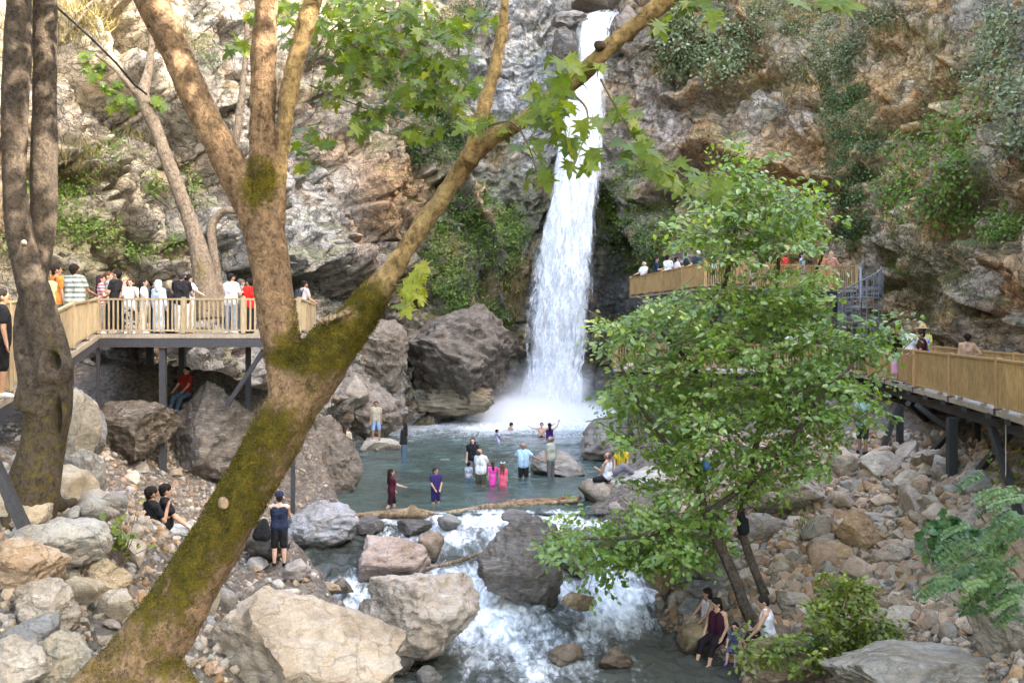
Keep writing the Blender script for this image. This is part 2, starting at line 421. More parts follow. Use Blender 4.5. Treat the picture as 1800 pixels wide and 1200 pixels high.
    mat = t_.done(t_.bsdf(cc, .85, t_.bump(h, .9, .22), .25))
    o = link('cliff', me, mat); o['kind'] = 'structure'
    return o
CLIFF = make_cliff()

# ---- the stream: edges and level at each distance
_sy = np.array([-20, 4, 10, 16, 19, 21, 23, 24.6, 26, 28, 29.5, 30.6, 31.4, 34, 38, 45, 50, 58, 62, 66], float)
_sl = np.array([-2, -1.6, -1.7, -1.9, -2.2, -2.9, -4.0, -4.9, -5.5, -6.2, -6.3, -5.9, -5.4, -6.6, -7.0, -8.0, -8.4, -8.2, -7.2, -6], float)
_sr = np.array([6, 5, 5.6, 5.4, 5.2, 4.75, 3.9, 3.65, 3.7, 3.9, 3.8, 2.9, 2.6, 3.2, 3.8, 4.2, 4.8, 6.4, 7.6, 7], float)
_sz = np.array([-2.6, -2.0, -1.75, -1.6, -1.5, -1.45, -1.38, -1.15, -.85, -.62, -.45, -.30, 0, 0, 0, 0, 0, 0, 0, 0], float)
zwater = lambda y: np.interp(y, _sy, _sz)

GP = np.array([  # ground heights read off the photograph
    (-5.6, 24, .05), (-7.9, 22, .1), (-7.3, 21, .0), (-6.6, 20.3, .3), (-9.9, 28, 1.7), (-5.4, 23, .05), (-3.4, 9, 2.6), (-6.1, 12.7, 3.5), (-6, 17, 2.3), (-5.8, 12, 2.7), (-4.4, 9, 2.5), (-8.5, 17, 3.4),
    (-12, 22, 3.2), (-13.5, 28, 3.6), (-11, 31, 2.7), (-9, 30, 1.7), (-10, 33.5, 4.2), (-12.5, 33, 4.5), (-8.2, 34.5, 3.6), (-10.6, 30.6, 3.0), (-8.8, 31.2, 2.4), (-7.6, 32, 1.2), (-9, 36, 2), (-10.5, 40, 2.2), (-9.6, 46, 1.6), (-3, 13, .9), (-2.6, 17, -.6), (-3.6, 20, -.4), (-5, 20, .3),
    (-1.6, 9, .4), (-2.0, 5, .5), (-5, 4, 3.0), (-10, 8, 4.2), (-15, 14, 5), (-16, 24, 4.6), (-14.5, 32, 4.0),
    (5.7, 21.7, -.8), (6.3, 22, -.3), (5, 24, -.5), (8, 20, .0), (7, 16, .2), (10.3, 29, 2.1), (10, 25, 1.2), (7.4, 26, .8), (7, 30, 1.35), (11.7, 24, 2.5), (4.9, 42, .5), (5.8, 36, 1.0), (8, 36, 1.9),
    (12, 36, 3), (14, 25, 3.3), (13, 18, 2.8), (9, 12, 1.2), (6.6, 10, -.8), (8, 42, 2.2), (14, 44, 2.8), (16, 34, 3.5), (15, 15, 4), (10, 5, 1), (9, 50, 1.2), (17, 50, 3.2), (4.2, 30, .1), (4.9, 27, -.1), (4.6, 33, .3), (5.4, 19, -1.6), (6.8, 18.5, -.5),
    (20, 30, 4), (20, 10, 5), (-20, 20, 6), (-20, 0, 5), (20, -10, 5), (0, -10, 1), (11, 60, .8), (-11, 56, .6)], float)

def tps(P0, q):
    U = lambda r2: np.where(r2 > 1e-12, .5*r2*np.log(np.maximum(r2, 1e-12)), 0)
    n = len(P0); d2 = ((P0[:, None, :2]-P0[None, :, :2])**2).sum(2)
    A = np.zeros((n+3, n+3)); A[:n, :n] = U(d2)+.6*np.eye(n); A[:n, n] = 1; A[:n, n+1:] = P0[:, :2]; A[n, :n] = 1; A[n+1:, :n] = P0[:, :2].T
    s = np.linalg.solve(A, np.concatenate([P0[:, 2], [0, 0, 0]]))
    out = np.zeros(len(q))
    for i in range(0, len(q), 20000):
        k = q[i:i+20000]; out[i:i+20000] = U(((k[:, None]-P0[None, :, :2])**2).sum(2))@s[:n]+s[n]+k@s[n+1:]
    return out

def ground_h(xy, rough=True):
    x, y = xy[:, 0], xy[:, 1]
    h = tps(GP, xy)
    l = np.interp(y, _sy, _sl); r = np.interp(y, _sy, _sr); zw = zwater(y)
    p3 = np.stack([x, y, 0*x], 1)
    wob = .35*fbm(p3/1.5, 3)
    dd = np.minimum(x-l, r-x)+wob                      # >0 inside the stream
    h = np.where(dd < 0, np.maximum(h, zw+np.minimum(-dd*.55, .35)), h)
    k = sstep(-.25, .9, dd)
    h = h*(1-k)+k*(zw-.75)
    if rough: h = h+.22*fbm(p3/1.7+3, 4)+.07*ridged(p3*1.6, 3)
    return h

def make_ground():
    ys = [-12.]
    while ys[-1] < 72: ys.append(ys[-1]+max(.075, .0048*max(ys[-1], 14)))
    ys = np.array(ys); xs = np.concatenate([np.arange(-26, -13, .5), np.arange(-13, 15, .11), np.arange(15, 27, .5)])
    X, Y = np.meshgrid(xs, ys); xy = np.stack([X.ravel(), Y.ravel()], 1)
    h = ground_h(xy)
    me = mesh_np('ground', np.column_stack([xy, h]), grid_faces(len(ys), len(xs)))
    t = NT('gravel_bank'); p = t.pos()
    n1 = t.noise(.7, 5, .6, p); n2 = t.noise(6, 8, .7, p); n3 = t.noise(45, 5, .7, p)
    v = t.n('TexVoronoi', i_Scale=9., i_Randomness=1.); t.set(v.inputs['Vector'], p)
    c = t.mix(n1, (.20, .16, .12), (.13, .115, .10))
    sx = t.n('SeparateXYZ'); t.set(sx.inputs[0], v.outputs['Color']); c = t.mix(1, c, t.ramp(sx.outputs[0], [(0, .65), (1, 1.35)]), 'MULTIPLY')
    c = t.mix(1, c, t.ramp(n2, [(.25, .55), (.5, 1), (.8, 1.4)]), 'MULTIPLY'); c = t.mix(1, c, t.ramp(n3, [(.25, .6), (.75, 1.3)]), 'MULTIPLY')
    h_ = t.math('ADD', t.math('MULTIPLY', v.outputs['Distance'], -.8), n2)
    h_ = t.math('ADD', h_, t.math('MULTIPLY', n3, .3))
    o = link('ground', me, t.done(t.bsdf(c, .9, t.bump(h_, 1., .09), .25))); o['kind'] = 'structure'
    return o
GROUND = make_ground()

def bvh(o):
    me = o.data
    return BVHTree.FromPolygons([v.co for v in me.vertices], [p.vertices for p in me.polygons])
BG = bvh(GROUND); BC = bvh(CLIFF)
EYE = Vector((0, 0, CAMZ))
def hit(px, py, which='both'):
    d = (P(px, py, 10)-EYE).normalized(); best = None
    for b, nm in ((BG, 'g'), (BC, 'c')):
        if which != 'both' and which != nm: continue
        r = b.ray_cast(EYE, d)
        if r[0] is not None and (best is None or r[3] < best[2]):
            n = r[1] if r[1].dot(d) < 0 else -r[1]
            best = (r[0], n, r[3])
    return best
def gz(x, y):
    r = BG.ray_cast(Vector((x, y, 60)), Vector((0, 0, -1)))
    return r[0].z if r[0] is not None else 0.
# ================================================================= WATER
def water_mat(name, deep, foam_rough=.6, bscale=3., bstr=.35, gain=1.7):
    t = NT(name); p = t.pos(); fo = t.attr('foam').outputs['Fac']
    n1 = t.noise(2.2, 6, .65, t.scale(p, (1, .55, 1)), .8); n2 = t.noise(9, 4, .6, t.scale(p, (1, .45, 1)), .5)
    pat = t.math('ADD', t.math('MULTIPLY', n1, .75), t.math('MULTIPLY', n2, .5))
    n3 = t.noise(4., 5, .6, t.scale(p, (1, .35, 1)), 1.2)
    pat = t.math('ADD', t.math('MULTIPLY', pat, .6), t.math('MULTIPLY', n3, .5))
    k = t.maprange(t.math('ADD', fo, t.math('MULTIPLY', t.math('SUBTRACT', pat, .60), gain)), .22, 1.1)
    nb = t.noise(.35, 3, .5, p)
    c = t.mix(t.ramp(nb, [(.35, 0), (.65, 1)]), deep[0], deep[1])
    c = t.mix(k, c, t.mix(t.ramp(n3, [(.35, 0), (.62, 1)]), (.42, .47, .48), (.86, .87, .88)))
    b1 = t.noise(bscale, 5, .6, t.scale(p, (1, .5, 1)), .6); b2 = t.noise(bscale*4.5, 4, .6, t.scale(p, (1, .6, 1)), .4)
    h = t.math('ADD', b1, t.math('MULTIPLY', b2, .35))
    r = t.math('ADD', .07, t.math('MULTIPLY', k, foam_rough))
    sh = t.bsdf(c, r, t.bump(h, bstr, .12), .5, IOR=1.33)
    return t.done(sh)

def make_pool():
    ys = [31.0]
    while ys[-1] < 66.5: ys.append(ys[-1]+.0032*ys[-1])
    ys = np.array(ys); xs = np.arange(-10.5, 10.5, .1)
    X, Y = np.meshgrid(xs, ys); p = np.stack([X.ravel(), Y.ravel(), 0*X.ravel()], 1)
    dist = np.hypot((p[:, 0]-2.7)*.62, p[:, 1]-63.6)
    near = np.exp(-(dist/7.5)**2)
    z = .055*fbm(p*np.array([.9, 1.5, 1]), 4)+.22*near*fbm(p*np.array([.6, 1., 1])+7, 4)+.25*np.exp(-(dist/3.)**2)
    # low swells spreading from the fall
    z += .05*np.sin(dist*1.5+2*fbm(p/4, 2))*np.exp(-dist/18)
    z *= sstep(31.0, 33, p[:, 1])*.8+.2
    foam = 1.3*np.exp(-(dist/6.)**2)+.62*np.exp(-(dist/11.)**2)+.12*np.exp(-((p[:, 1]-48)/8)**2)
    foam += .10+.14*fbm(p/3.+4, 3)
    me = mesh_np('pool_water', np.column_stack([p[:, :2], z]), grid_faces(len(ys), len(xs))); attr(me, 'foam', foam)
    o = link('pool_water', me, water_mat('pool_water', (S(70, 88, 82), S(54, 64, 59)), bscale=2.6, bstr=.5, gain=.75)); o['kind'] = 'structure'
    return o
POOL = make_pool()

def make_stream():
    ys = np.concatenate([np.arange(6, 18, .2), np.arange(18, 31.5, .055)]); us = np.linspace(-.06, 1.06, 170)
    l = np.interp(ys, _sy, _sl)-.5; r = np.interp(ys, _sy, _sr)+.5
    X = l[:, None]+(r-l)[:, None]*us[None]; Y = np.broadcast_to(ys[:, None], X.shape)
    p = np.stack([X.ravel(), Y.ravel(), 0*X.ravel()], 1)
    wob = .8*fbm(p/1.8, 3)
    yy = p[:, 1]+wob*np.exp(-((p[:, 1]-27)/4.5)**2)
    z = zwater(yy); slope = np.abs(zwater(yy+.3)-zwater(yy-.3))/.6
    tur = np.exp(-((p[:, 1]-26.5)/5.5)**2)
    z = z+.20*tur*fbm(p*np.array([1.5, 1.1, 1])+3, 4)+.05*fbm(p*3, 3)+.07*tur*ridged(p*np.array([1.6, 1.2, 1]), 3)
    # white where it tumbles; the main tongue runs down the right of the middle
    px, py = HX+p[:, 0]/p[:, 1]*F, HY-(z-CAMZ)/p[:, 1]*F
    foam = .15+.75*sstep(.12, .5, slope)
    for (fx, fy, rx, ry, am) in ((850, 1050, 75, 85, .75), (1060, 1030, 105, 75, .95), (760, 935, 130, 26, .6), (780, 1020, 70, 45, .7), (930, 1110, 130, 70, .5), (1000, 920, 120, 25, .6),
                                 (610, 1055, 60, 40, .8), (1120, 1080, 60, 40, .4), (1010, 1180, 140, 40, .25), (860, 1150, 60, 60, .25)):
        foam = foam+.68*am*np.exp(-((px-fx)/rx)**2-((py-fy)/ry)**2)
    for (fx, fy, rx, ry, am) in ((590, 965, 60, 30, .6), (740, 1180, 60, 40, .5), (1230, 1170, 100, 50, .6), (820, 985, 40, 22, .35), (985, 1085, 45, 25, .5)):
        foam = foam-am*np.exp(-((px-fx)/rx)**2-((py-fy)/ry)**2)
    foam += .34*fbm(p*np.array([1.3, .6, 1])+11, 4)*sstep(16, 22, p[:, 1])
    me = mesh_np('stream_water', np.column_stack([p[:, :2], z]), grid_faces(len(ys), len(us))); attr(me, 'foam', foam)
    o = link('stream_water', me, water_mat('stream_water', (S(72, 76, 70), S(48, 50, 45)), bscale=3.5, bstr=.55)); o['kind'] = 'structure'
    return o
STREAM = make_stream()

# ---- the fall: three broken sheets of falling water, one behind the other
FALL = [(20, 1036, 1096, 70.5), (25, 1026, 1094, 68.0), (34, 1014, 1088, 66.0), (60, 1006, 1082, 64.9), (120, 1003, 1076, 64.6), (200, 985, 1066, 64.4), (300, 970, 1056, 64.2), (400, 952, 1050, 64.0), (500, 932, 1045, 63.8), (600, 918, 1039, 63.7), (700, 908, 1033, 63.6), (742, 900, 1036, 63.5)]
def fall_mat():
    t = NT('falling_water'); uv = t.attr('flow').outputs['Color']
    a = t.noise(1., 6, .68, t.scale(uv, (13, 7, 1)), .7); b = t.noise(1., 5, .7, t.scale(uv, (44, 34, 1)), .4); c = t.noise(1., 4, .6, t.scale(uv, (8, 2., 1)), .3)
    d = t.attr('thick').outputs['Fac']
    s = t.math('ADD', t.math('ADD', t.math('MULTIPLY', a, .5), t.math('MULTIPLY', b, .45)), t.math('MULTIPLY', c, .5))
    al = t.maprange(t.math('ADD', s, d), .86, 1.16)
    col = t.mix(t.ramp(b, [(.35, 0), (.62, 1)]), (.80, .83, .85), (.95, .96, .97))
    dif = t.bsdf(col, .5, t.bump(s, .6, .2), .3)
    tr = t.n('BsdfTranslucent'); tr.inputs[0].default_value = (.9, .93, .95, 1)
    m1 = t.n('MixShader'); m1.inputs[0].default_value = .3; t.t.links.new(dif, m1.inputs[1]); t.t.links.new(tr.outputs[0], m1.inputs[2])
    tp = t.n('BsdfTransparent'); m2 = t.n('MixShader'); t.set(m2.inputs[0], al)
    t.t.links.new(tp.outputs[0], m2.inputs[1]); t.t.links.new(m1.outputs[0], m2.inputs[2])
    return t.done(m2.outputs[0])
FM = fall_mat()
FR = empty('waterfall', P(968, 738, 63.5), 'tall white waterfall plunging down the dark rock into the pool', 'waterfall')
def fall_sheet(name, off, wid, seed, base):
    A = np.array(FALL, float); tt = np.linspace(0, len(A)-1, 260); r = catmull(A, tt)
    nu = 70; u = np.linspace(-1, 1, nu)
    cx = (r[:, 1]+r[:, 2])/2; hw = (r[:, 2]-r[:, 1])/2*wid*np.interp(r[:, 0], [60, 300, 700], [1.0, 1.05, 1.12])
    PX = cx[:, None]+hw[:, None]*u; D = r[:, 3][:, None]-off+0*PX
    D = D-.55*(1-u[None]**2)*sstep(60, 300, r[:, 0])[:, None]
    Z = CAMZ-(r[:, 0][:, None]-HY)/F*r[:, 3][:, None]+0*PX; X = (PX-HX)/F*r[:, 3][:, None]
    p = np.stack([X, D, Z], -1).reshape(-1, 3)
    dr = sstep(26, 0, p[:, 2])
    p[:, 1] -= .35*fbm(p*np.array([1.6, 0, .35])+seed, 4)*(.3+dr)
    p[:, 0] += .18*fbm(p*np.array([1.5, 1, .5])+seed+40, 3)*(.3+dr)
    me = mesh_np(name, p, grid_faces(len(tt), nu))
    U = np.broadcast_to(u*.5+.5, PX.shape); V = (26-Z)/26
    attr(me, 'flow', np.stack([U.ravel()+seed*.37, V.ravel()*1.8+seed, 0*U.ravel()], 1))
    edge = 1-np.abs(u)[None]**3; low = sstep(330, 640, r[:, 0])[:, None]
    th = base-.13*(1-sstep(60, 260, r[:, 0]))[:, None]+.42*edge-.26+(-.13*low)*(1-.2*edge)+.12*sstep(640, 730, r[:, 0])[:, None]
    attr(me, 'thick', np.clip(th, -1, 1).ravel()+0*U.ravel())
    o = link(name, me, FM); o.parent = FR; o.matrix_parent_inverse = Matrix.Translation(-FR.location)
    return o
fall_sheet('water_sheet', 0, .93, 1, .38); fall_sheet('water_sheet', .45, 1.0, 5, .22); fall_sheet('water_sheet', .9, 1.07, 9, .04)

# thin side trickles over the layered rock left of the lip
tr = MB()
for (pts, w) in ((((1003, 62), (998, 80), (996, 100)), .12), (((985, 60), (960, 66), (930, 72)), .08)):
    hs = []
    for a in pts:
        h = hit(*a)
        if h: hs.append(h[0]+h[1]*.08)
    if len(hs) > 1: tr.tube(hs, w, 6)
if False:
    o = tr.build('trickle', plain('trickle_water', (.75, .78, .8), .3, .1, 6), None, True); o.parent = FR; o.matrix_parent_inverse = Matrix.Translation(-FR.location)

# flying drops beside the fall and over its foot
def drops():
    n = 2200; V = []; rr = np.random.default_rng(5)
    A = np.array(FALL, float); y = rr.uniform(330, 742, n); y[:2000] = rr.uniform(600, 752, 2000)
    l = np.interp(y, A[:, 0], A[:, 1]); r = np.interp(y, A[:, 0], A[:, 2]); sp = np.where(rr.random(n) < .5, -1, 1)
    ex = np.abs(rr.normal(0, 1, n))*np.interp(y, [330, 600, 752], [5, 14, 56])
    px = np.where(sp < 0, l-ex+6, r+ex*.75-6); d = 63.2-rr.uniform(0, 1.8, n)
    p = np.stack([(px-HX)/F*d, d, CAMZ-(y-HY)/F*d], 1)
    base = np.array([(0, 0, 1), (.9, 0, -.4), (-.5, .8, -.4), (-.5, -.8, -.4)]); s = rr.uniform(.012, .035, n)
    st = np.ones((n, 1, 3)); st[:, 0, 2] = np.where(y < 640, 2.6, 1.2)
    V = (p[:, None]+base[None]*s[:, None, None]*st).reshape(-1, 3)
    f = np.array([(0, 1, 2), (0, 2, 3), (0, 3, 1), (1, 3, 2)]); Fs = (np.arange(n)[:, None, None]*4+f[None]).reshape(-1, 3)
    o = link('spray', mesh_np('spray', V, Fs), plain('spray_drops', (.85, .88, .9), .3, .02, 3, 0))
    o['kind'] = 'stuff'; props(o, 'white spray drops flying off the foot of the waterfall', 'spray')

def mist(rx, ry, rz, dens, loc, pw, label, seed):
    bm = bmesh.new(); bmesh.ops.create_icosphere(bm, subdivisions=4, radius=1)
    for v in bm.verts:
        v.co.x *= rx; v.co.y *= ry; v.co.z *= rz
        if v.co.z < -.2: v.co.z = -.2
    me = bpy.data.meshes.new('mist'); bm.to_mesh(me); bm.free()
    t = NT('mist_air'); q = t.obj(); ns = t.noise(.6, 5, .6, q, .6)
    ln = t.n('VectorMath', operation='LENGTH'); t.set(ln.inputs[0], t.scale(q, (1/rx*1.03, 1/ry*1.03, 1/rz*1.03)))
    fall = t.maprange(t.math('ADD', ln.outputs['Value'], t.math('MULTIPLY', t.math('SUBTRACT', ns, .5), .9)), 1., .05)
    v = t.n('VolumePrincipled'); v.inputs['Color'].default_value = (.99, .99, 1, 1); t.set(v.inputs['Density'], t.math('MULTIPLY', t.math('POWER', fall, pw), dens)); v.inputs['Anisotropy'].default_value = .0
    o = link('mist', me, t.done(None, v.outputs[0]), None, loc); o['kind'] = 'stuff'; props(o, label, 'mist')
mist(7.2, 3.6, 1.7, 3.6, (1.6, 61.6, .1), 1.3, 'dense white mist lying on the water at the foot of the waterfall', 0)
mist(5.4, 3.2, 4.6, .8, (2.2, 62.6, .15), 1.5, 'thin pale mist rising beside the foot of the waterfall', 1)
# ================================================================= ROCKS
def rock_data(seed, sub=4, cuts=9, flat=(1, 1, 1), rough=.09, soft=.5, cutd=(.5, .86), strata=0):
    rr = np.random.default_rng(seed)
    bm = bmesh.new(); bmesh.ops.create_icosphere(bm, subdivisions=sub, radius=1)
    me = bpy.data.meshes.new('boulder'); bm.to_mesh(me); bm.free()
    V = verts_of(me); V /= np.linalg.norm(V, axis=1)[:, None]
    V0 = V.copy()
    V = V*(1+.22*fbm(V*1.1+seed*3.7, 3)[:, None])
    for k in range(cuts):
        n = rr.normal(size=3); n /= np.linalg.norm(n); d = rr.uniform(*cutd)
        h = V@n-d; V = V-n[None]*(np.maximum(h, 0)*(1-.06*soft))[:, None]
    N = V0
    V = V+N*(rough*fbm(V*2.3+seed, 5)[:, None]+rough*.5*ridged(V*3.1+seed*1.3, 4)[:, None])
    if strata:
        s = V@np.array([.25, .3, .92])*5+.8*fbm(V*1.6+seed, 3); fr = s-np.floor(s); V = V+N*np.array([1, 1, .3])*(strata*(np.where(fr < .75, fr/.75, (1-fr)/.25)-.5)+strata*.8*(worley(V*2.6+seed, 6)[2]-.5))[:, None]
    if sub >= 5: V = V+N*(.022*fbm(V*9+seed, 4)+.02*ridged(V*6.+seed, 3))[:, None]
    mn, mx = V.min(0), V.max(0); V = (V-(mn+mx)/2)/((mx-mn)/2)
    me.vertices.foreach_set('co', V.astype(np.float32).ravel())
    me.polygons.foreach_set('use_smooth', np.ones(len(me.polygons), bool)); me.update()
    try: me.set_sharp_from_angle(angle=math.radians(38 if sub < 4 else 50))
    except Exception: pass
    return me

ROCK = rock_mat('boulder_stone', .5); ROCKF = rock_mat('rubble_stone', .25, .45); ROCKW = rock_mat('wet_boulder_stone', .45, .9)
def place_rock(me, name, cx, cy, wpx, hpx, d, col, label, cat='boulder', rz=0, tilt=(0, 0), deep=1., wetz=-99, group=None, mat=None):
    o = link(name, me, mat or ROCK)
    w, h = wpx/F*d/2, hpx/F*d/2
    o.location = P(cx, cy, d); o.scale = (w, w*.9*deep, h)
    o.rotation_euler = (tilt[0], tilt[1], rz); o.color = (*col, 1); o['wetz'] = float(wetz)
    return props(o, label, cat, group)

